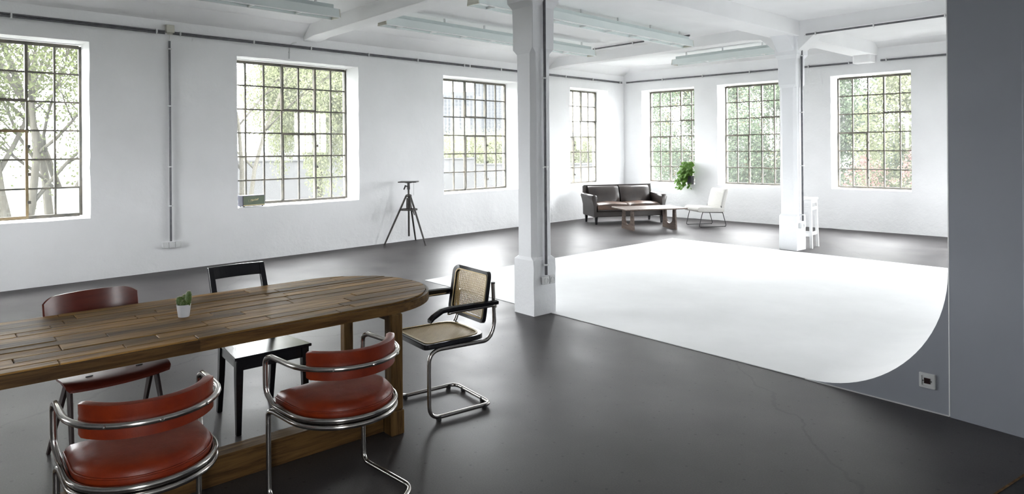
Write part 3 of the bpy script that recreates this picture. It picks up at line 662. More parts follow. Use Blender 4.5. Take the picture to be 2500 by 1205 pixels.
# ------------------------------------------------------------------ the long dining table
TABX, TABY, TABR = -3.855, 1.37, math.radians(-4.2)
def build_table():
    hw, L, zt = .545, 3.0, .76; c = L / 2 - hw
    t = thing('dining_table', 'long reclaimed plank dining table with rounded ends', 'table', (TABX, TABY, 0), TABR)
    def ylim(x, r=hw): return c + math.sqrt(max(r * r - x * x, 0))
    def outline(r, n=22):
        o = [(r * math.cos(a), c + r * math.sin(a)) for a in [PI * k / n for k in range(n + 1)]]
        return o + [(-x, -y) for x, y in o]
    MB().prism(outline(hw - .035), zt - .035, zt - .017).build('sub_top', M_tablewood, t)
    # rim: boards of different wood following the edge, with a rounded upper lip
    path = outline(hw - .018, 30); N = len(path); i = 0; rnd = random.Random(5)
    prof = [(-.016, -.036), (.016, -.036), (.019, -.028), (.019, .002), (.014, .012), (.006, .016), (-.016, .016)]
    cuts = [0, 10, 20, 30, 31 + 0]
    pts = [Vector((x, y, zt - .024)) for x, y in path]
    # subdivide the straight runs
    full = []
    for a in range(N):
        p, q = pts[a], pts[(a + 1) % N]; d = (q - p).length; k = max(1, int(d / .12))
        full += [p + (q - p) * s / k for s in range(k)]
    M = len(full); a = 0
    while a < M:
        k = rnd.randint(4, 8); b = min(a + k, M)
        seg = [full[j % M] for j in range(a, b + 1)]
        MB().sweep(seg, [(-x, z) for x, z in prof], upv=(0, 0, 1)).build('rim_board', M_tablewood, t)
        a = b
    # planks: rows of unequal width, each row cut to unequal lengths
    ri = hw - .022
    xs = [-ri]
    while xs[-1] < ri - .05:
        xs.append(min(xs[-1] + rnd.choice((.066, .083, .1, .112, .122)), ri))
    xs[-1] = ri
    for k in range(len(xs) - 1):
        x0, x1 = xs[k] + .0016, xs[k + 1] - .0016
        ym = max(ylim(x0, ri), ylim(x1, ri)) if x0 * x1 > 0 else c + ri
        ys = [-ym]
        while ys[-1] < ym - .25: ys.append(ys[-1] + rnd.uniform(.34, .95))
        ys[-1] = ym
        for q in range(len(ys) - 1):
            y0, y1 = ys[q] + .0014, ys[q + 1] - .0014
            n = 5; poly = []
            for s in range(n + 1):
                x = x0 + (x1 - x0) * s / n; poly.append((x, max(y0, -ylim(x, ri))))
            for s in range(n, -1, -1):
                x = x0 + (x1 - x0) * s / n; poly.append((x, min(y1, ylim(x, ri))))
            cxm = sum(p[0] for p in poly) / len(poly); cym = sum(p[1] for p in poly) / len(poly)
            poly = [(x - cxm, y - cym) for x, y in poly]
            dz = rnd.uniform(-.0022, .0022)
            r0 = [(x, y, zt - .018) for x, y in poly]
            r1 = [(x, y, zt - .003 + dz) for x, y in poly]
            w2, l2 = (x1 - x0) / 2, max(abs(p[1]) for p in poly)
            r2 = [(x * (1 - .0022 / w2), y * (1 - .003 / l2), zt + dz) for x, y in poly]
            o = MB().loft([r0, r1, r2]).build('plank', M_plank, t, loc=(cxm, cym, 0)); o.rotation_euler = (rnd.uniform(-.0008, .0008), rnd.uniform(-.006, .006), 0)
    # legs and floor runners (local positions from where the legs stand)
    inv = Matrix.Rotation(-TABR, 3, 'Z')
    def loc(x, y): return inv @ Vector((x - TABX, y - TABY, 0))
    near = loc(-3.272, 2.345); farl = loc(-4.16, 2.585)
    for (px, py, h) in ((near.x, near.y, .04), (farl.x, farl.y, .034), (near.x, -near.y, .04), (farl.x, -farl.y, .034)):
        lg = MB().box((-h, -h, .14), (h, h, zt - .06), ch=.008).build('leg', M_tableleg, t, loc=(px, py, 0))
        MB().box((-h - .004, -h - .004, .0), (h + .004, h + .004, .142), ch=.006).build('foot', M_tableleg, lg)
    MB().box((near.x - .17, -near.y, .0), (near.x - .055, near.y, .14), ch=.005).build('floor_runner', M_tablewood, t)
    for s in (-1, 1): MB().box((farl.x, s * near.y - .04, 0), (near.x - .04, s * near.y + .04, .10), ch=.005).build('cross_runner', M_tablewood, t)
    for s in (-1, 1): MB().box((farl.x, s * near.y - .04, zt - .10), (near.x - .0, s * near.y + .04, zt - .036), ch=.004).build('cross_rail', M_tablewood, t)
build_table()

# ------------------------------------------------------------------ red leather tube chairs
def red_chair(label, loc, rz):
    t = thing('tube_armchair', label, 'chair', loc, rz, 'red leather tube chairs')
    hw = .268; yf = -.245; r = .0125
    def dline(h, y0, yc, z, n=18, dep=None):
        dep = dep or h
        a = [(-h, y0, z), (-h, (y0 + yc) / 2, z)]
        a += [(-h * math.cos(q), yc + dep * math.sin(q), z) for q in [PI * k / n for k in range(n + 1)]]
        return a + [(h, (y0 + yc) / 2, z), (h, y0, z)]
    zs, za = .455, .686
    # upper loop: round the seat, up the arm posts and round behind the backrest
    low = dline(hw - .012, yf + .05, -.03, zs); high = dline(hw, yf + .045, -.03, za)
    loop = [Vector(p) for p in low]
    loop += fillet([low[-1], (hw, yf - .012, zs + .05), (hw + .002, yf - .012, za - .02), high[-1]], .05)[1:]
    loop += [Vector(p) for p in reversed(high[:-1])]
    loop += fillet([high[0], (-hw - .002, yf - .012, za - .02), (-hw, yf - .012, zs + .05), low[0]], .05)[1:-1]
    MB().tube(loop, r, 12, closed=True).build('arm_tube', M_chrome, t, smooth=True)
    # lower loop: under the seat, down the front legs, back along the floor
    z2 = .425; l2 = dline(hw - .012, yf + .05, -.03, z2)
    pth = [Vector(p) for p in l2]
    legR = fillet([l2[-1], (hw - .006, yf - .0, z2 - .005), (hw - .006, yf, .014), (hw - .006, .17, .014), (.12, .27, .014)], .055)[1:]
    legL = [Vector((-p.x, p.y, p.z)) for p in legR]
    pth = list(reversed(legL)) + pth + legR
    MB().tube(pth, r, 12, closed=True).build('leg_tube', M_chrome, t, smooth=True)
    # seat
    def dpoly(s, z, yo=0): return [(x * s, (y - .0) * s + yo, z) for x, y, _ in dline(hw - .026, yf + .035, -.03, 0, 28)] + [(x * s, (yf + .035) * s + yo, z) for x in (hw * .5, 0, -hw * .5)]
    MB().loft([dpoly(.97, .425), dpoly(1, .432), dpoly(1, .452)]).build('seat_pan', M_darksteel, t, smooth=True, angle=40)
    st = MB().loft([dpoly(.985, .45), dpoly(1.0, .462), dpoly(1.0, .482), dpoly(.975, .502), dpoly(.92, .516), dpoly(.80, .527), dpoly(.55, .534), dpoly(.25, .537), dpoly(.02, .5375)])
    seat = st.build('seat_cushion', M_red, t, smooth=True)
    MB().tube([Vector(p) for p in dpoly(1.004, .487)], .004, 6, closed=True).build('piping', M_red, seat, smooth=True)
    # curved back pad, inside the tube
    rings = []
    for k in range(25):
        a = math.radians(21 + 138 * k / 24); e = .0 if 0 < k < 24 else .006
        def P(rad, z): return (-rad * math.cos(a), -.03 + rad * math.sin(a), z)
        ri, ro = hw - .052 + e, hw - .014 - e
        rings.append([P(ri, .632 + e), P(ri - .006, .66), P(ri - .006, .72), P(ri, .752 - e), P((ri + ro) / 2, .758 - e), P(ro, .752 - e), P(ro, .712), P(ro - .002, .704), P(ro, .696), P(ro, .632 + e), P((ri + ro) / 2, .626 + e)])
    MB().loft(rings).build('backrest', M_red, t, smooth=True, angle=50)
    for a in (52, 90, 128):
        q = math.radians(a); o = MB().lathe([(.007, 0), (.007, .003), (.004, .005)], 10).build('screw', M_chrome, t, loc=(-(hw + .0115) * math.cos(q), -.03 + (hw + .0115) * math.sin(q), za), rot=(-PI / 2, 0, q - PI / 2))
    return t
red_chair('red leather tube armchair at the rounded end of the table', (-2.84, 1.75, 0), math.radians(-90))
red_chair('red leather tube armchair in front of the dark plywood chair, cut by the picture edge', (-2.865, .885, 0), math.radians(-95))

# ------------------------------------------------------------------ cane cantilever chair at the table's end
def cane_panel(name, w2, h2, r, inside, parent, sp=.0145, wd=.0030):
    """strands in four directions, clipped to the outline; local plane x-y"""
    mb = MB()
    def strand(p, q, z, wdt):
        d = (Vector(q) - Vector(p)); L = d.length
        if L < .006: return
        d /= L; nx, ny = -d.y * wdt / 2, d.x * wdt / 2; th = .0007
        a, b = Vector(p), Vector(q)
        vs = [(a.x + nx, a.y + ny, z), (a.x - nx, a.y - ny, z), (b.x - nx, b.y - ny, z), (b.x + nx, b.y + ny, z)]
        vs += [(x, y, z2 + th) for x, y, z2 in vs]
        mb.add(vs, [(0, 1, 2, 3), (7, 6, 5, 4), (0, 4, 5, 1), (1, 5, 6, 2), (2, 6, 7, 3), (3, 7, 4, 0)])
    D = max(w2, h2) * 1.5
    for ang, spc, pair, z, wdt in ((0, sp, True, 0, wd * .75), (90, sp, True, .0008, wd * .75), (45, sp * .7071, False, .0016, wd * .8), (135, sp * .7071, False, .0024, wd * .8)):
        u = Vector((math.cos(math.radians(ang)), math.sin(math.radians(ang)))); v = Vector((-u.y, u.x))
        n = int(D / spc)
        for k in range(-n, n + 1):
            for o in ((-.0016, .0016) if pair else (0,)):
                base = v * (k * spc + o + (0 if pair else spc / 2 * 0))
                ts = [t for t in np.linspace(-D, D, 160) if inside(*(base + u * t))]
                if len(ts) > 1: strand(base + u * ts[0], base + u * ts[-1], z, wdt)
    o = mb.build(name, M_cane, parent); o['kind'] = 'stuff'; return o
def cane_chair():
    rz = math.radians(-10); t = thing('cane_armchair', 'tubular cantilever armchair with woven cane seat and back at the table end', 'chair', (-3.415, 2.845, 0), rz)
    r = .0125; x = .225
    side = [(x, .235, .79), (x, .245, .52), (x, .20, .428), (x, -.235, .435), (x, -.235, .0), (x, .215, .0)]
    side = [(a, b, c + .022 if c == 0 else c) for a, b, c in side]
    sR = fillet(side, .085, 8); sR[0] = Vector((x, .235, .79))
    sL = [Vector((-p.x, p.y, p.z)) for p in sR]
    pth = sR[:-1] + fillet([sR[-2], (x, .215, .022), (-x, .215, .022), sL[-2]], .06, 8)[1:-1] + list(reversed(sL[:-1]))
    MB().tube(pth, r, 12).build('frame_tube', M_chrome, t, smooth=True, angle=60)
    for sx in (-1, 1):
        for y in (-.17, .16): MB().box((sx * x - .016, y - .012, .0), (sx * x + .016, y + .012, .03), ch=.004).build('glide', M_rubber, t)
        MB().lathe([(.0135, -.002), (.0135, .006)], 12).build('tube_plug', M_rubber, t, loc=(sx * x, .235, .788))
    for xx in (-.12, .12): MB().box((xx - .012, .20, .0), (xx + .012, .23, .03), ch=.004).build('glide', M_rubber, t)
    # seat: sharp front corners, rounded rear
    fr = [(-.235, -.265), (.235, -.265), (.225, .10), (.205, .165), (.15, .195), (0, .205), (-.15, .195), (-.205, .165), (-.225, .10)]
    outl = [(p.x, p.y) for p in fillet([(a, b, 0) for a, b in fr], .035, 4, True)]
    n = len(outl); ins = [(a * .86, (b + .03) * .86 - .03) for a, b in outl]
    mb = MB(); rings = [[(a, b, .443) for a, b in outl], [(a, b, .468) for a, b in outl], [(a * .985, b * .985, .473) for a, b in outl], [(a, b, .473) for a, b in ins], [(a, b, .443) for a, b in ins]]
    vs = [p for q in rings for p in q]; k = len(rings)
    mb.add(vs, [(i * n + j, i * n + (j + 1) % n, ((i + 1) % k) * n + (j + 1) % n, ((i + 1) % k) * n + j) for i in range(k) for j in range(n)])
    mb.build('seat_frame', M_black, t, smooth=True, angle=35)
    def inpoly(px, py, poly=ins):
        c = False; j = len(poly) - 1
        for i in range(len(poly)):
            if (poly[i][1] > py) != (poly[j][1] > py) and px < (poly[j][0] - poly[i][0]) * (py - poly[i][1]) / (poly[j][1] - poly[i][1]) + poly[i][0]: c = not c
            j = i
        return c
    o = cane_panel('cane_weave', .24, .27, .03, inpoly, t); o.location = (0, 0, .467); o['label'] = 'woven cane seat'
    MB().sweep([Vector((a * 1.012, (b + .03) * 1.012 - .03, .474)) for a, b in ins], [(-.006, 0), (.006, 0), (.005, .003), (-.005, .003)], True, (0, 0, 1)).build('seat_spline', M_cane, t)
    # back: rounded frame, leaning a little
    bk = bpy.data.objects.new('backrest', None); C.objects.link(bk); bk.parent = t; bk.location = (0, .222, .69); bk.rotation_euler = (math.radians(90 - 9), 0, 0); bk.empty_display_size = .1
    W2, H2 = .218, .165
    o_ = rrect(W2, H2, .05); i_ = rrect(W2 - .03, H2 - .03, .03)
    def bz(a): return -.045 * (1 - (a / W2) ** 2) + .03        # shallow curve across the back
    k = len(o_); rr = [[(a, b, bz(a) - .013) for a, b in o_], [(a, b, bz(a) + .013) for a, b in o_], [(a, b, bz(a) + .013) for a, b in i_], [(a, b, bz(a) - .013) for a, b in i_]]
    mb = MB(); mb.add([p for q in rr for p in q], [(i * k + j, i * k + (j + 1) % k, ((i + 1) % 4) * k + (j + 1) % k, ((i + 1) % 4) * k + j) for i in range(4) for j in range(k)])
    mb.build('back_frame', M_black, bk, smooth=True, angle=40)
    o = cane_panel('back_cane_weave', W2, H2, .03, lambda a, b: inpoly(a, b, i_), bk)
    for v in o.data.vertices: pass
    # bend the weave to the frame: cut it finely first
    import bmesh
    bm = bmesh.new(); bm.from_mesh(o.data)
    bmesh.ops.subdivide_edges(bm, edges=[e for e in bm.edges if e.calc_length() > .05], cuts=7)
    for v in bm.verts: v.co.z += bz(v.co.x)
    bm.to_mesh(o.data); bm.free()
    MB().sweep([Vector((a, b, bz(a) + .0135)) for a, b in rrect(W2 - .027, H2 - .027, .032)], [(-.005, 0), (.005, 0), (.004, .003), (-.004, .003)], True, (0, 0, 1)).build('back_spline', M_cane, bk)
    for sx in (-1, 1):
        # arm: tube from the upright with a black wooden rest that dips at its tip
        MB().tube(fillet([(sx * x, .245, .655), (sx * (x + .03), .22, .655), (sx * (x + .035), -.08, .655), (sx * (x + .035), -.12, .652)], .04), .0105, 10).build('arm_tube', M_chrome, t, smooth=True)
        MB().lathe([(.017, -.022), (.017, .022)], 12).build('clamp', M_chrome, t, loc=(sx * x, .245, .655))
        pr = [(.24, .672), (.10, .676), (-.10, .678), (-.165, .672), (-.225, .642), (-.25, .622)]
        rings = [[(sx * (x + .035) - .024, y, z - .010), (sx * (x + .035) + .024, y, z - .010), (sx * (x + .035) + .024, y, z + .010), (sx * (x + .035), y, z + .015), (sx * (x + .035) - .024, y, z + .010)] for y, z in pr]
        MB().loft(rings).build('armrest', M_black, t, bevel=.003)
cane_chair()

# ------------------------------------------------------------------ black wooden chair
def black_chair():
    t = thing('wooden_chair', 'black painted wooden chair behind the table, flat seat and single top rail', 'chair', (-4.082, 1.92, 0), math.radians(86))
    def leg(pts, ss):
        rings = [[(x - s, y - s2, z), (x + s, y - s2, z), (x + s, y + s2, z), (x - s, y + s2, z)] for (x, y, z), (s, s2) in zip(pts, ss)]
        return MB().loft(rings).build('leg', M_black, t, bevel=.003)
    for s in (-1, 1):
        leg([(s * .205, -.19, 0), (s * .202, -.19, .30), (s * .20, -.19, .445)], [(.014, .014), (.02, .02), (.022, .022)])
        leg([(s * .165, .255, 0), (s * .165, .215, .25), (s * .165, .195, .45), (s * .165, .305, .65), (s * .165, .405, .895)], [(.015, .016), (.018, .019), (.019, .02), (.018, .018), (.017, .014)])
        MB().loft([[(s * (.195 - .03 * f) - .010, -.17 + .35 * f, z) for z in (.375, .44)] + [(s * (.195 - .03 * f) + .010, -.17 + .35 * f, z) for z in (.44, .375)] for f in (0, 1)]).build('side_apron', M_black, t)
    MB().box((-.18, -.202, .375), (.18, -.182, .44)).build('front_apron', M_black, t)
    MB().box((-.15, .175, .385), (.15, .195, .44)).build('rear_apron', M_black, t)
    MB().loft([[(-.235, -.225, z), (.235, -.225, z), (.188, .20, z), (-.188, .20, z)] for z in (.44, .458)]).build('seat', M_black, t, bevel=.004)
    n = 9; rings = []
    for k in range(n):
        x = -.15 + .30 * k / (n - 1); yb = .02 * (1 - (x / .15) ** 2)
        rings.append([(x, .367 + yb, .82), (x, .397 + yb, .895), (x, .415 + yb, .895), (x, .385 + yb, .82)])
    MB().loft(rings).build('top_rail', M_black, t, bevel=.002)
black_chair()

# ------------------------------------------------------------------ dark red plywood chair with compass legs
def ply_chair():
    t = thing('plywood_chair', 'dark red plywood chair on compass legs behind the table', 'chair', (-4.258, 1.125, 0), math.radians(94))
    prof = [(.19, .452), (.10, .445), (0, .447), (-.12, .455), (-.195, .453), (-.232, .446), (-.246, .432)]
    def hwid(k): return [.20, .235, .25, .258, .262, .258, .245][k]
    top, bot = [], []
    cols = 15
    def pt(k, j, off_):
        y, z = prof[k]; s = -1 + 2 * j / (cols - 1); h = hwid(k)
        return (s * h, y + (.04 * s * s if k >= 4 else 0), z + .010 * (abs(s) ** 3) * (1 if k < 5 else .2) - off_)
    n = len(prof)
    vs = [pt(k, j, 0) for k in range(n) for j in range(cols)] + [pt(k, j, .012) for k in range(n) for j in range(cols)]
    fs = []; N = n * cols
    for k in range(n - 1):
        for j in range(cols - 1):
            a = k * cols + j; fs += [(a, a + 1, a + cols + 1, a + cols), (N + a + cols, N + a + cols + 1, N + a + 1, N + a)]
    for k in range(n - 1):
        for j in (0, cols - 1):
            a = k * cols + j; fs.append((a, a + cols, N + a + cols, N + a))
    for j in range(cols - 1):
        for k in (0, n - 1):
            a = k * cols + j; fs.append((a + 1, a, N + a, N + a + 1))
    st = MB().add(vs, fs).build('seat', M_ply, t, smooth=True, angle=50)
    for x in (-.125, .125):
        for y in (.04, -.10): MB().loft([[(a, b, z) for a, b in rrect(.018, .0045, .004, 3)] for z in (.4515, .4555)]).build('slot', M_rubber, st, loc=(x, y, .001 if y > 0 else .0045))
    # back shell: curved, rounded upper corners
    cols, rows = 33, 9; vs = []
    def bp(i, j, d):
        s = -1 + 2 * j / (cols - 1); f = i / (rows - 1); a = s * .95
        zc = .645 + .198 * f
        hgt = 1 - .42 * max(0, abs(s) - .72) ** 1.6 * 9 * .5
        z = .72 + (zc - .72) * (max(hgt, .25) if True else 1)
        rad = .38 + d
        return (rad * math.sin(a * .72), .285 + .03 * f + (rad * math.cos(a * .72) - .38) * 1.0, z)
    for d in (0, .011): vs += [bp(i, j, d) for i in range(rows) for j in range(cols)]
    N = rows * cols; fs = []
    for i in range(rows - 1):
        for j in range(cols - 1):
            a = i * cols + j; fs += [(a, a + 1, a + cols + 1, a + cols), (N + a + cols, N + a + cols + 1, N + a + 1, N + a)]
    for j in range(cols - 1):
        for i in (0, rows - 1): a = i * cols + j; fs.append((a + 1, a, N + a, N + a + 1))
    for i in range(rows - 1):
        for j in (0, cols - 1): a = i * cols + j; fs.append((a, a + cols, N + a + cols, N + a))
    MB().add(vs, fs).build('backrest', M_ply, t, smooth=True, angle=50)
    for s in (-1, 1):
        def flat(pts, ws, name):
            rings = [[(x - .008, y - w_, z), (x + .008, y - w_, z), (x + .008, y + w_, z), (x - .008, y + w_, z)] for (x, y, z), w_ in zip(pts, ws)]
            MB().loft(rings).build(name, M_darksteel, t, bevel=.002)
        flat([(s * .238, -.215, 0), (s * .215, -.09, .41)], (.011, .026), 'leg')
        flat([(s * .238, .185, 0), (s * .215, -.035, .41)], (.011, .026), 'leg')
        flat([(s * .205, -.03, .39), (s * .20, .19, .43), (s * .195, .262, .56), (s * .19, .295, .78)], (.02, .018, .014, .01), 'back_support')
    MB().box((-.21, -.085, .395), (.21, -.045, .425)).build('cross_bar', M_darksteel, t)
    for s in (-1, 1): MB().lathe([(.006, -.012), (.006, .002)], 8).build('bolt', M_darksteel, t, loc=(s * .125, -.10, .43))
ply_chair()

# ------------------------------------------------------------------ cactus in a white pot
def cactus():
    t = thing('potted_cactus', 'small white pot with a spiny cactus on the plank table', 'plant', (-3.835, 1.378, .7605))
    MB().lathe([(.027, 0), (.0285, .003), (.036, .064), (.0365, .067), (.034, .067), (.032, .058)], 28).build('pot', M_pot, t, smooth=True, angle=40)
    MB().lathe([(.0325, .056), (.02, .06), (.004, .061)], 20).build('soil', M_soil, t, smooth=True)
    rnd = random.Random(2)
    for (x, y, z, rx_, ry_, h, tilt, tz) in ((.013, .012, .050, .021, .013, .092, .22, .3), (-.013, -.004, .050, .022, .015, .058, -.25, 1.0), (.009, -.009, .050, .016, .013, .042, .3, 2.0), (-.008, .012, .050, .014, .011, .066, -.12, .6)):
        n = 16; prof = [(math.sin(PI * k / 10) ** .8, -math.cos(PI * k / 10) * .5 + .5) for k in range(11)]
        M_ = Matrix.Translation((x, y, z)) @ Matrix.Rotation(tz, 4, 'Z') @ Matrix.Rotation(tilt, 4, 'Y')
        rings = [[M_ @ Vector((rx_ * max(r, .02) * math.cos(2 * PI * i / n), ry_ * max(r, .02) * math.sin(2 * PI * i / n), h * zz)) for i in range(n)] for r, zz in prof]
        pad = MB().loft(rings).build('pad', M_cactus, t, smooth=True)
        sp = MB()
        for _ in range(240):
            a = rnd.uniform(0, 2 * PI); q = rnd.uniform(.08, .97); r = math.sin(PI * q) ** .8
            zz = -math.cos(PI * q) * .5 + .5
            p = Vector((rx_ * r * math.cos(a), ry_ * r * math.sin(a), h * zz)); nn = Vector((math.cos(a) / rx_, math.sin(a) / ry_, (zz - .5) * 4 / h)).normalized()
            nn = (nn + Vector((rnd.uniform(-.5, .5), rnd.uniform(-.5, .5), rnd.uniform(-.3, .6)))).normalized()
            tip = p + nn * rnd.uniform(.004, .008); sd = nn.orthogonal().normalized() * .00035; s2 = nn.cross(sd)
            sp.add([M_ @ (p + sd), M_ @ (p - sd * .5 + s2), M_ @ (p - sd * .5 - s2), M_ @ tip], [(0, 1, 3), (1, 2, 3), (2, 0, 3)])
        o = sp.build('spines', M_spine, pad); o['kind'] = 'stuff'
cactus()

# ------------------------------------------------------------------ speaker on the window ledge
def speaker():
    y0, y1 = 4.455, 4.815; W = y1 - y0; H = .175; D = .15
    t = thing('speaker', 'vintage style green speaker with script logo on the window ledge', 'speaker', (LX - .02, (y0 + y1) / 2 , ZB + .004), math.radians(90 + 4))
    # local: x along width, front at y = 0 facing -y
    MB().box((-W / 2, 0, .012), (W / 2, D, H), ch=.006).build('cabinet', M_vinyl, t)
    MB().box((-W / 2 + .010, -.003, .034), (W / 2 - .010, .004, H - .010)).build('grille', M_grille, t)
    MB().box((-W / 2 + .010, -.004, .022), (W / 2 - .010, .003, .033)).build('brass_strip', M_brass, t)
    for sx in (-1, 1):
        for yy in (.025, D - .025): MB().lathe([(.009, 0), (.011, .012)], 12).build('foot', M_rubber, t, loc=(sx * (W / 2 - .03), yy, 0))
    cu = bpy.data.curves.new('logo', 'FONT'); cu.body = 'Marshall'; cu.size = .042; cu.shear = .38; cu.extrude = .0012; cu.align_x = 'CENTER'; cu.align_y = 'CENTER'; cu.space_character = .92
    tmp = bpy.data.objects.new('logo_tmp', cu); C.objects.link(tmp)
    dg = bpy.context.evaluated_depsgraph_get(); me = bpy.data.meshes.new_from_object(tmp.evaluated_get(dg)); bpy.data.objects.remove(tmp)
    me.materials.clear(); me.materials.append(MATS['brass_trim'])
    o = inst('script_logo', me, t, (.0, -.005, .105), (PI / 2, math.radians(-6), 0))
    # long flourish under the capital
    MB().tube(fillet([(-.085, -.005, .118), (-.098, -.005, .085), (-.075, -.005, .075), (-.03, -.005, .082)], .02), .0014, 6).build('logo_flourish', MATS['brass_trim'], t)
speaker()

# ------------------------------------------------------------------ iron modelling stand
def stand():
    cx, cy = -9.68, 7.28
    t = thing('modelling_stand', 'dark iron tripod stand with flat top against the wall', 'stand', (cx, cy, 0))
    def rel(x, y, z): return Vector((x - cx, y - cy, z))
    hub = .84
    for fx_, fy_ in ((-9.84, 6.87), (-9.93, 7.62), (-9.26, 7.32)):
        d = rel(fx_, fy_, 0); tpt = d.normalized() * .045 + Vector((0, 0, hub))
        lg = MB().taper([tpt, (tpt + d) * .5, d], [.017, .017, .014], 8).build('leg', M_iron, t, smooth=True, angle=60)
    MB().lathe([(.05, hub - .02), (.055, hub), (.05, hub + .02), (.022, hub + .03)], 20).build('hub', M_iron, t, smooth=True, angle=40)
    MB().lathe([(.042, .62), (.046, .66), (.04, .80)], 18).build('gear_housing', M_iron, t, smooth=True, angle=40)
    ring = [(.15 * math.cos(a), .15 * math.sin(a), .60) for a in [2 * PI * k / 28 for k in range(28)]]
    MB().sweep(ring, [(-.004, -.012), (.004, -.012), (.004, .012), (-.004, .012)], True, (0, 0, 1)).build('brace_ring', M_iron, t)
    for k in range(3):
        a = 2 * PI * k / 3 + .3; MB().tube([(.03 * math.cos(a), .03 * math.sin(a), .60), (.15 * math.cos(a), .15 * math.sin(a), .60)], .007, 6).build('spoke', M_iron, t)
    MB().lathe([(.013, .13), (.016, .14), (.016, 1.07)], 14).build('spindle', M_iron, t, smooth=True, angle=40)
    for k in range(14): MB().lathe([(.016, -.004), (.0195, 0), (.016, .004)], 12).build('thread', M_iron, t, loc=(0, 0, .33 + k * .018))
    MB().lathe([(.022, .95), (.026, .97), (.022, 1.06), (.09, 1.075)], 18).build('collar', M_iron, t, smooth=True, angle=40)
    MB().taper([(-.02, -.01, 1.0), (-.05, -.03, 1.02), (-.075, -.045, .95)], [.012, .016, .012], 8).build('clamp_lever', M_iron, t, smooth=True)
    MB().loft([[(a, b, z) for a, b in rrect(.16, .16, .015, 3)] for z in (1.078, 1.096)]).build('top_plate', M_iron, t, rot=(0, 0, math.radians(42)), bevel=.003)
    MB().tube([(.07, .06, 1.075), (.07, .06, .85)], .002, 6).build('pin_cord', M_iron, t)
    MB().taper([(.04, .03, .62), (.07, .05, .56), (.085, .06, .50)], [.014, .012, .008], 8).build('crank', M_iron, t, smooth=True)
stand()

# ------------------------------------------------------------------ sofa
def sofa():
    ang = math.atan2(1.4, .885)
    t = thing('leather_sofa', 'dark brown leather two seat sofa in the far corner', 'sofa', (-8.86, 12.60, 0), ang); t.scale = (.955, .955, .97)
    # local: x along the width, front is -y, so the seat looks toward the camera
    W, D = .86, .36
    def shell(name, secs, m=M_sofa, bev=.0, sub=0, parent=t): return MB().loft(secs).build(name, m, parent, smooth=True, angle=45, bevel=bev)
    MB().box((-W + .02, -D + .02, .165), (W - .02, D, .29), ch=.01).build('base_rail', M_sofa, t, bevel=.006)
    # back: two padded panels in a frame
    rings = []
    for x in (-W, -W + .02, W - .02, W):
        e = .012 if abs(x) == W else 0
        rings.append([(x, D - .16 + e, .17), (x, D + .02 - e, .17), (x, D + .09 - e, .83 - e), (x, D + .06 + e, .85 - e), (x, D + .005, .845 - e)])
    MB().loft(rings).build('back_frame', M_sofa, t, bevel=.008)
    for s in (-1, 1):
        n = 10; rr = []
        for k in range(n + 1):
            x = s * .39 + (-1 + 2 * k / n) * .375; e = (1 - abs(-1 + 2 * k / n) ** 6)
            rr.append([(x, D - .16 + .02, .38), (x, D - .19 - .045 * e, .46), (x, D - .15 - .05 * e, .62), (x, D - .085 - .04 * e, .78), (x, D - .025 - .02 * e, .828), (x, D + .02, .82), (x, D - .06, .40)])
        MB().loft(rr).build('back_cushion', M_sofa, t, smooth=True, angle=60)
        sc = []
        for k in range(9):
            f = k / 8; e = .035 * (1 - abs(2 * f - 1) ** 5)
            y = -D - .015 + (.66) * f * .93
            sc.append([(s * .39 - .375, y, .335), (s * .39 - .385 , y, .40), (s * .39 - .34, y, .44 + e * .8), (s * .39, y, .455 + e), (s * .39 + .34, y, .44 + e * .8), (s * .39 + .385, y, .40), (s * .39 + .375, y, .335), (s * .39, y, .325)])
        cu = MB().loft(sc).build('seat_cushion', M_cushion, t, smooth=True, angle=60)
        MB().tube([(s * .39 - .36, -D - .018, .432), (s * .39, -D - .018, .447), (s * .39 + .36, -D - .018, .432)], .006, 6).build('piping', M_sofa, cu)
        MB().box((s * .39 - .385, -D - .012, .29), (s * .39 + .385, D - .1, .335), ch=.012).build('seat_deck', M_sofa, t)
        # arm with a rolled top that flares out
        ar = []
        for y, dz, e in ((-D - .03, 0, .014), (-D - .015, 0, 0), (-.05, .005, 0), (D, .02, 0)):
            pro = [(.80, .17), (.87, .17), (.875, .40), (.90, .52), (.925, .60), (.915, .645), (.865, .66), (.80, .645), (.785, .59), (.80, .50), (.80, .35)]
            cxp = .85; ar.append([(s * (cxp + (a - cxp) * (1 - e * 4)), y, b + dz - (e if b > .5 else -e * .3)) for a, b in pro])
        MB().loft(ar).build('arm', M_sofa, t, smooth=True, angle=60)
        for y in (-D + .02, D - .03):
            MB().loft([[(s * (.80 - .0) - h, y - h, z), (s * .80 + h, y - h, z), (s * .80 + h, y + h, z), (s * .80 - h, y + h, z)] for z, h in ((0, .018), (.17, .03))]).build('leg', M_black, t)
    MB().tube([(-W, D + .005, .846), (W, D + .005, .846)], .007, 6).build('piping', M_sofa, t)
sofa()

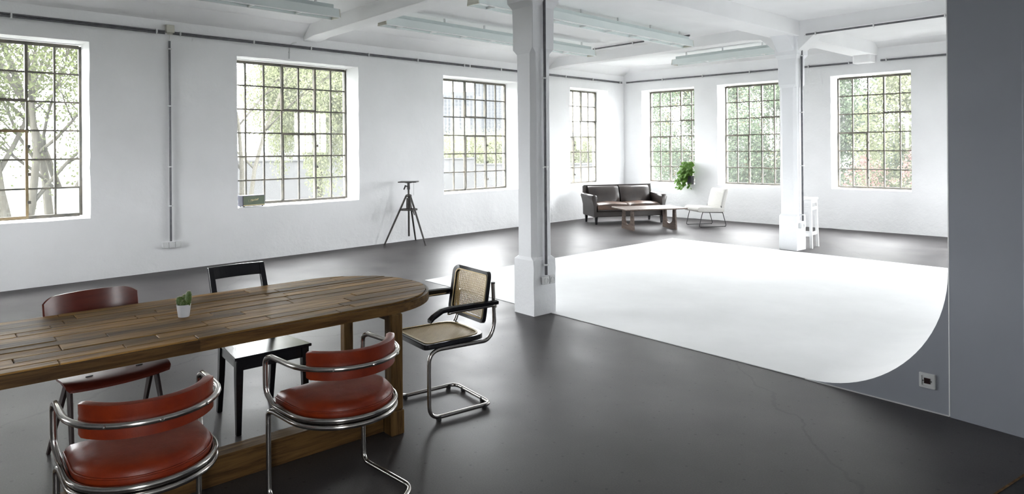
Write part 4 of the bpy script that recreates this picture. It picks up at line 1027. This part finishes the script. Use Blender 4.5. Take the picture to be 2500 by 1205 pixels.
# ------------------------------------------------------------------ coffee table with U-cut slab legs
def coffee_table():
    c = Vector((-7.73, 11.89)); ang = math.atan2(.83, .52)
    t = thing('coffee_table', 'low grey brown coffee table on slab legs before the sofa', 'table', (c.x, c.y, 0), ang)
    mb = MB(); L, W = .66, .40
    mb.loft([[(-L, -W, z), (L, -W, z), (L, W, z), (-L, W, z)] for z in (.415, .44)]).build('table_top', M_ctwood, t, bevel=.006)
    for x in (-.46, .46):
        # slab leg with a deep U opening from the top: two posts on a solid foot
        w_ = .30; out = []
        outer = [(-w_ + .045, .415), (-w_, 0), (w_, 0), (w_ - .045, .415)]
        inner = [(w_ - .14, .415)] + [( (w_ - .15) * math.cos(a), .205 - .085 * math.sin(a) * 1.2) for a in [PI * k / 14 for k in range(15)]] + [(-w_ + .14, .415)]
        poly = outer + inner; k = len(poly)
        m2 = MB(); m2.v = [(x - .016, a, b) for a, b in poly] + [(x + .016, a, b) for a, b in poly]
        # triangulate the U as two posts and a foot strip
        il = inner; ol = []
        for (a, b) in il:
            f = (a / (w_ - .15)); f = max(-1, min(1, f))
            ol.append((f * w_ if b < .3 else (w_ - .045) * (1 if a > 0 else -1), 0 if b < .3 else .415))
        m2 = MB(); q = len(il)
        m2.v = [(x - .016, a, b) for a, b in il] + [(x - .016, a, b) for a, b in ol] + [(x + .016, a, b) for a, b in il] + [(x + .016, a, b) for a, b in ol]
        for i in range(q - 1):
            m2.f += [(i, q + i, q + i + 1, i + 1), (2 * q + i, 2 * q + i + 1, 3 * q + i + 1, 3 * q + i), (i, i + 1, 2 * q + i + 1, 2 * q + i), (q + i, 3 * q + i, 3 * q + i + 1, q + i + 1)]
        m2.f += [(0, 2 * q, 3 * q, q), (q - 1, 2 * q - 1, 4 * q - 1, 3 * q - 1)]
        m2.build('leg', M_ctwood, t)
        MB().box((x - .02, -w_ + .02, .40), (x + .02, w_ - .02, .416)).build('rail', M_ctwood, t)
coffee_table()

# ------------------------------------------------------------------ white lounge chair on a wire sled
def lounge():
    ang = math.atan2(-.34, .54)
    t = thing('lounge_chair', 'armless off white lounge chair on a black wire sled', 'chair', (-7.11, 13.15, 0), ang); t.scale = (.95, .95, .97)
    # local: x across, front is -y
    for s in (-1, 1):
        x = s * .29
        pth = fillet([(x, -.27, .33), (x, -.36, .012), (x, .30, .012), (x, .20, .34), (x, .17, .45)], .05)
        MB().tube(pth, .0085, 8).build('sled_leg', M_wire, t, smooth=True)
        MB().tube([(x, -.27, .325), (x, .21, .305)], .0085, 8).build('seat_rail', M_wire, t, smooth=True)
        for y in (-.31, .27): MB().lathe([(.011, -.004), (.011, .016)], 8).build('glide', M_rubber, t, loc=(x, y, .0045))
    MB().tube([(-.29, -.20, .322), (.29, -.20, .322)], .0085, 8).build('cross_bar', M_wire, t)
    MB().tube([(-.29, .18, .307), (.29, .18, .307)], .0085, 8).build('cross_bar', M_wire, t)
    rings = []
    for y, zt_, zb_ in ((-.40, .385, .36), (-.385, .42, .335), (-.33, .44, .325), (0, .425, .315), (.20, .405, .31), (.24, .38, .325)):
        rings.append([(a, y, (zt_ + zb_) / 2 + b) for a, b in rrect(.31, max((zt_ - zb_) / 2, .012), .02 if (zt_ - zb_) > .06 else .009, 4)])
    MB().loft(rings).build('seat_cushion', M_fabric, t, smooth=True, angle=60)
    rings = []
    for z, yc, th in ((.37, .20, .02), (.385, .205, .045), (.42, .215, .052), (.60, .26, .055), (.76, .305, .052), (.80, .315, .04), (.81, .318, .015)):
        rings.append([(a, yc + b, z) for a, b in rrect(.30, th, min(.03, th * .9), 4)])
    MB().loft(rings).build('back_cushion', M_fabric, t, smooth=True, angle=60)
lounge()

# ------------------------------------------------------------------ white bar stool behind the second column
def stool():
    t = thing('bar_stool', 'white painted tall stool half hidden behind the second column', 'stool', (-4.425, 11.42, 0), math.radians(4))
    MB().loft([[(a, b, z) for a, b in rrect(.18, .18, .012, 3)] for z in (.785, .815)]).build('seat', M_white, t, bevel=.004)
    for sx in (-1, 1):
        for sy in (-1, 1):
            MB().loft([[(sx * (.165 - .02 * f) - .02, sy * (.165 - .02 * f) - .02, z), (sx * (.165 - .02 * f) + .02, sy * (.165 - .02 * f) - .02, z), (sx * (.165 - .02 * f) + .02, sy * (.165 - .02 * f) + .02, z), (sx * (.165 - .02 * f) - .02, sy * (.165 - .02 * f) + .02, z)] for z, f in ((0, 0), (.785, 1))]).build('leg', M_white, t)
    for z in (.19, .60):
        for s in (-1, 1):
            MB().box((-.15, s * .155 - .011, z), (.15, s * .155 + .011, z + .05)).build('stretcher', M_white, t)
            MB().box((s * .155 - .011, -.15, z + .02), (s * .155 + .011, .15, z + .07)).build('stretcher', M_white, t)
    for s in (-1, 1):
        MB().box((-.15, s * .150 - .011, .73), (.15, s * .150 + .011, .786)).build('apron', M_white, t)
        MB().box((s * .150 - .011, -.15, .73), (s * .150 + .011, .15, .786)).build('apron', M_white, t)
stool()

# ------------------------------------------------------------------ wall planter with a trailing plant
def wall_plant():
    t = thing('wall_planter', 'bushy green plant trailing from a black wall planter beside the window', 'plant', (-8.06, FY - .02, .80))
    MB().loft([[(-.09, -.12, 0), (.015, -.12, 0), (.015, .018, 0), (-.09, .018, 0)], [(-.10, -.14, .20), (.02, -.14, .20), (.02, .018, .20), (-.10, .018, .20)]]).build('planter', M_planter, t, bevel=.006)
    MB().box((-.09, -.13, .17), (.01, .01, .185)).build('soil', M_soil, t)
    rnd = random.Random(11); lf = MB().lathe([(0.001, .004), (.5, 0), (.86, -.02), (1.0, -.06)], 10, cap=False)
    lf.build('leaf', M_leaf, t, smooth=True, loc=(-.08, -.16, .33), rot=(.6, -.3, 0)).scale = (.036, .036, .036)
    me = [o for o in t.children if o.name.startswith('leaf')][0].data
    stems = MB()
    for k in range(285):
        # crown above the pot and a fall of leaves down and to the left of it
        u = rnd.random()
        if u < .45:
            a = rnd.uniform(0, 2 * PI); r_ = rnd.random() ** .5
            p = Vector((-.075 + .155 * r_ * math.cos(a), -.15 + .12 * r_ * math.sin(a), .20 + .30 * rnd.random()))
        else:
            f = rnd.random(); p = Vector((-.07 - .18 * f + rnd.uniform(-.13, .13) * (1 - .3 * f), -.15 + rnd.uniform(-.12, .08), .36 - .40 * f + rnd.uniform(-.07, .09)))
        sc = rnd.uniform(.027, .043)
        d = Vector((p.x * .6 + rnd.uniform(-.5, .5), -.9 + rnd.uniform(-.5, .4), .5 + rnd.uniform(-.4, .5)))
        q = d.to_track_quat('Z', 'X').to_euler()
        inst('leaf', me, t, p, q, (sc, sc, sc))
        if k % 3 == 0: stems.tube([(-.06, -.10, .20), (p + Vector((-.04, -.10, .24))) * .5 + Vector((0, 0, .03)), p], .003, 5)
    stems.build('stems', M_leaf, t)
    for k in range(9):
        p = Vector((.0 + rnd.uniform(-.05, .05), -.18, .02 - .014 * k)); inst('leaf', me, t, p, (1.2, rnd.uniform(-.6, .6), rnd.uniform(0, 6)), (.024,) * 3)
wall_plant()

# ------------------------------------------------------------------ doormat at the edge of the picture
dm = thing('doormat', 'dark doormat with a brown edge at the bottom corner of the floor', 'doormat', (-.611, 3.90, 0), math.radians(78))
MB().box((-.05, -.4, 0), (.7, 0, .008)).build('mat_body', M_rubber, dm)
MB().box((-.05, 0, 0), (.7, .012, .009)).build('mat_edge', M_tablewood, dm)

# ------------------------------------------------------------------ outside: ground, trees, buildings
GZ = -.9
M_ground = mat('pale_gravel', (.10, .102, .096), .9, spec=0, col2=(.07, .074, .064), scale=.8, detail=8, bump=.3, bscale=30)
M_render = mat('pale_render', (.052, .0525, .053), .8, spec=0, col2=(.047, .0475, .048), scale=.7)
M_facade = mat('office_facade', (.043, .0445, .046), .7, spec=0, col2=(.042, .0435, .045), scale=.05)
M_win = mat('office_window', (.028, .0305, .033), .5, spec=0, col2=(.026, .028, .031), scale=.1)
M_win2 = mat('house_window', (.016, .016, .017), .5, spec=0, col2=(.014, .014, .015), scale=.5)
M_lf1 = leafmat('tree_leaf_fresh', (.048, .060, .024), (.086, .098, .046))
M_lf2 = leafmat('tree_leaf_birch', (.066, .076, .040), (.110, .116, .070))
M_lf3 = leafmat('tree_leaf_green', (.040, .060, .036), (.080, .100, .062))
M_lf4 = leafmat('tree_leaf_amber', (.120, .095, .045), (.150, .125, .070))
M_lf5 = leafmat('shrub_leaf_red', (.095, .050, .045), (.120, .080, .070))
gr = MB().box((-1500, -900, GZ - .3), (900, 1500, GZ)).build('ground', M_ground); gr['kind'] = 'structure'

def leaves(points, size, m, parent, seed, name='foliage', droop=0.0):
    rng = np.random.default_rng(seed); n = len(points); P = np.asarray(points, float)
    a = rng.normal(size=(n, 3)); a[:, 2] -= droop; a /= np.linalg.norm(a, axis=1)[:, None]
    b = rng.normal(size=(n, 3)); b -= a * (a * b).sum(1)[:, None]; b /= np.linalg.norm(b, axis=1)[:, None]
    s = size * rng.uniform(.6, 1.3, n)[:, None]
    v = np.empty((n, 4, 3)); v[:, 0] = P - a * s * .5; v[:, 1] = P + b * s * .28; v[:, 2] = P + a * s * .6; v[:, 3] = P - b * s * .28
    me = bpy.data.meshes.new(name); me.vertices.add(4 * n); me.vertices.foreach_set('co', v.reshape(-1))
    me.loops.add(4 * n); me.loops.foreach_set('vertex_index', np.arange(4 * n)); me.polygons.add(n)
    me.polygons.foreach_set('loop_start', np.arange(0, 4 * n, 4)); me.polygons.foreach_set('loop_total', np.full(n, 4)); me.update(calc_edges=True)
    me.materials.append(m); o = bpy.data.objects.new(name, me); C.objects.link(o); o.parent = parent; o['kind'] = 'stuff'; return o

def branch_tree(label, base, height, seed, lean=(0, 0), nlv=9000, size=.09, m=M_lf1, stems=3, spread=1.0, r0=.10, group='trees outside the windows', lf_r=.35, lo=.25):
    rnd = random.Random(seed); t = thing('tree', label, 'tree', base, 0, group); tips = []; wood_ = MB()
    def grow(p, d, L, r, lvl):
        n = 5; path = [p]; rad = [r]; q = Vector(p); dd = Vector(d)
        for k in range(n):
            dd = (dd + Vector((rnd.uniform(-.18, .18), rnd.uniform(-.18, .18), rnd.uniform(-.04, .12)))).normalized(); q = q + dd * L / n
            path.append(q.copy()); rad.append(r * (1 - .6 * (k + 1) / n))
            if lvl >= 1: tips.append((q.copy(), lvl))
            if lvl < 3 and k >= 1:
                for _ in range(1 if lvl == 0 else rnd.choice((1, 1, 2))):
                    a = rnd.uniform(0, 2 * PI); s = Vector((math.cos(a), math.sin(a), rnd.uniform(.1, .7))) * spread
                    grow(q, (dd * .7 + s * .75).normalized(), L * rnd.uniform(.42, .62), rad[-1] * .6, lvl + 1)
        wood_.taper(path, rad, 6 if lvl < 2 else 4)
    for s in range(stems):
        a = 2 * PI * s / stems + rnd.uniform(-.4, .4)
        grow(Vector((.12 * math.cos(a), .12 * math.sin(a), 0)), Vector((lean[0] + .35 * math.cos(a) * spread, lean[1] + .35 * math.sin(a) * spread, 1)).normalized(), height * rnd.uniform(.75, 1), r0 * rnd.uniform(.7, 1.1), 0)
    wood_.build('trunk_and_branches', M_bark, t, smooth=True)
    rng = np.random.default_rng(seed); T = np.array([p for p, l in tips if p.z > height * lo * .6]); idx = rng.integers(0, len(T), nlv)
    leaves(T[idx] + rng.normal(scale=lf_r, size=(nlv, 3)) * (1, 1, .8), size, m, t, seed)
    return t
def mass_tree(label, base, h, w_, seed, nlv, size, m, droop=0.0, group='trees outside the windows', low=.08, mix=None):
    t = thing('tree', label, 'tree', base, 0, group); rng = np.random.default_rng(seed); rnd = random.Random(seed)
    MB().taper([(0, 0, 0), (.1, .05, h * .3), (.0, .1, h * .8)], [.03 * h ** .9 * .5, .02 * h ** .9 * .5, .02], 8).build('trunk', M_bark, t, smooth=True)
    cl = []
    for _ in range(130):
        f = low + (1 - low) * rng.random(); r = w_ * math.sin(PI * min(.97, .12 + f * .86)) ** .6 * rng.random() ** .5; a = rng.uniform(0, 2 * PI)
        cl.append((r * math.cos(a), r * math.sin(a), h * f, w_ * rng.uniform(.14, .30)))
    cl = np.array(cl); idx = rng.integers(0, len(cl), nlv)
    d = rng.normal(size=(nlv, 3)); d /= np.linalg.norm(d, axis=1)[:, None]; d *= (rng.random(nlv) ** .4)[:, None]
    P = cl[idx, :3] + d * cl[idx, 3:4] * (1, 1, 1.2 + droop)
    P[:, 2] = np.maximum(P[:, 2], .05)
    leaves(P, size, m, t, seed, droop=droop)
    if mix: leaves(P[rng.integers(0, nlv, nlv // 8)] * (.7, .7, 1.0) + rng.normal(scale=.2, size=(nlv // 8, 3)), size, mix, t, seed + 1, 'coloured_foliage')
    return t

branch_tree('many-branched tree close outside the window beside the plywood chair', (-14.6, 2.5, GZ), 5.6, 4, (0, .25), 60000, .062, M_lf1, 4, 1.0, .10, lf_r=.34, lo=.2)
branch_tree('slender tree leaning across the window beside the plywood chair', (-16.8, 3.6, GZ), 6.2, 9, (.1, .12), 50000, .072, M_lf1, 3, 1.0, .11, lf_r=.4, lo=.2)
branch_tree('thin leafy tree at the near side of the speaker window', (-16.0, 7.1, GZ), 5.8, 12, (0, .05), 30000, .062, M_lf2, 3, .9, .07, lf_r=.32, lo=.2)
mass_tree('pale drooping birch filling the speaker window', (-25.0, 14.3, GZ), 9.5, 2.7, 21, 90000, .10, M_lf2, 1.6, low=.22)
mass_tree('low bush far outside behind the stand window', (-46, 40.5, GZ), 3.2, 5.5, 31, 24000, .17, M_lf2, low=.02)
mass_tree('low yellowish bush far outside the stand window, beside the column', (-44, 45, GZ), 3.4, 5.0, 32, 24000, .17, M_lf2, low=.02, mix=M_lf4)
mass_tree('round bush outside the narrow window beside the sofa', (-40, 50.5, GZ), 3.6, 3.6, 33, 22000, .16, M_lf2, low=.02)
mass_tree('broad tree outside the window behind the sofa', (-17.0, 30.5, GZ), 7.2, 3.2, 41, 45000, .12, M_lf3, mix=M_lf4, low=.05)
mass_tree('dense green tree outside the window behind the lounge chair', (-13.0, 30.5, GZ), 8.6, 3.4, 42, 55000, .12, M_lf3, mix=M_lf4, low=.03)
mass_tree('green tree outside the window between the column and the lounge chair', (-10.2, 27.5, GZ), 7.6, 2.6, 43, 42000, .11, M_lf3, low=.03)
mass_tree('tall green tree outside the window beside the grey partition', (-7.4, 27.5, GZ), 8.8, 3.2, 44, 52000, .115, M_lf3, low=.03)
mass_tree('shorter bright green tree low in the window beside the grey partition', (-5.2, 24.0, GZ), 5.6, 2.4, 45, 36000, .10, M_lf2, low=.03)
mass_tree('red leaved shrub outside the window beside the grey partition', (-6.35, 20.8, GZ), 2.25, .75, 46, 600, .075, M_lf5, low=.6)
mass_tree('red leaved shrub half hidden at the far jamb of the window beside the grey partition', (-5.0, 20.8, GZ), 2.5, .6, 47, 600, .075, M_lf5, low=.6)

def far_tower(label, loc, rz, W, D, H, cols, floors, z0, ww, wh):
    t = thing('office_tower', label, 'building', loc, rz, 'office towers on the skyline')
    MB().box((-W / 2, 0, 0), (W / 2, D, H)).build('facade', M_facade, t)
    MB().box((-W / 2 + 2, 3, H), (W / 2 - 4, D - 3, H + 3)).build('roof_plant', M_facade, t)
    me = None
    for f in range(floors):
        for c in range(cols):
            q = (-W / 2 + W * (c + .5) / cols, -.1, z0 + (H - z0) * (f + .5) / floors)
            if me is None: o = MB().box((-ww / 2, 0, -wh / 2), (ww / 2, .3, wh / 2)).build('window', M_win, t, loc=q); me = o.data
            else: inst('window', me, t, q)
rz = math.radians(38)
def dirpt(px, dist):
    x = (px - 1250) / FPX; d = (fw + rt * x); return (d.x * dist, d.y * dist, GZ)
far_tower('pale office tower on the skyline with its roof in view', dirpt(1120, 545), rz, 30, 20, 46, 10, 13, 6, 1.5, 2.2)
far_tower('taller pale office tower on the skyline cut off by the window head', dirpt(1196, 620), rz, 28, 20, 75, 9, 18, 18, 1.6, 2.4)
tb = thing('apartment_block', 'white block with dark square windows behind the birch', 'building', dirpt(812, 62), math.radians(42), 'buildings outside')
MB().box((-6, 0, 0), (2.4, 8, 12.5)).build('wall', M_render, tb)
wme = MB().box((-.75, -.06, -.7), (.75, .1, .7)).build('window', M_win2, tb, loc=(1.2, 0, 8.4)).data
for z in (4.4, 6.4, 10.4):
    inst('window', wme, tb, (1.2, 0, z))
for x in (-1.6, -4.4):
    for z in (4.4, 6.4, 8.4, 10.4): inst('window', wme, tb, (x, 0, z))
wl = thing('garden_wall', 'long low white wall beyond the trees, seen low in the speaker window', 'wall', dirpt(760, 36), math.radians(62), 'buildings outside')
MB().box((-9, 0, 0), (9, .3, 2.0)).build('wall_body', M_render, wl)
MB().box((-9.05, -.06, 2.0), (9.05, .36, 2.08)).build('coping', M_render, wl)
wl = thing('garden_wall', 'pale low wall across the yard, seen low in the stand window', 'wall', dirpt(1150, 46), math.radians(40), 'buildings outside')
MB().box((-9, 0, 0), (9, .3, 1.5)).build('wall_body', M_render, wl)
MB().box((-9.05, -.06, 1.5), (9.05, .36, 1.58)).build('coping', M_render, wl)
cr_ = thing('crane', 'distant thin crane jib slanting in the narrow window beside the sofa', 'crane', dirpt(1404, 300))
a = Vector((0, 0, 0)); mast = (0, 0, 9.5); d = rt * 5.3
MB().tube([a, mast], .5, 6).build('mast', M_win, cr_)
for o_ in (-.35, .35): MB().tube([Vector(mast) + Vector((0, 0, o_ - .3)), Vector(mast) + d * 1.0 + Vector((0, 0, 10.5 + o_))], .16, 6).build('jib', M_win, cr_)
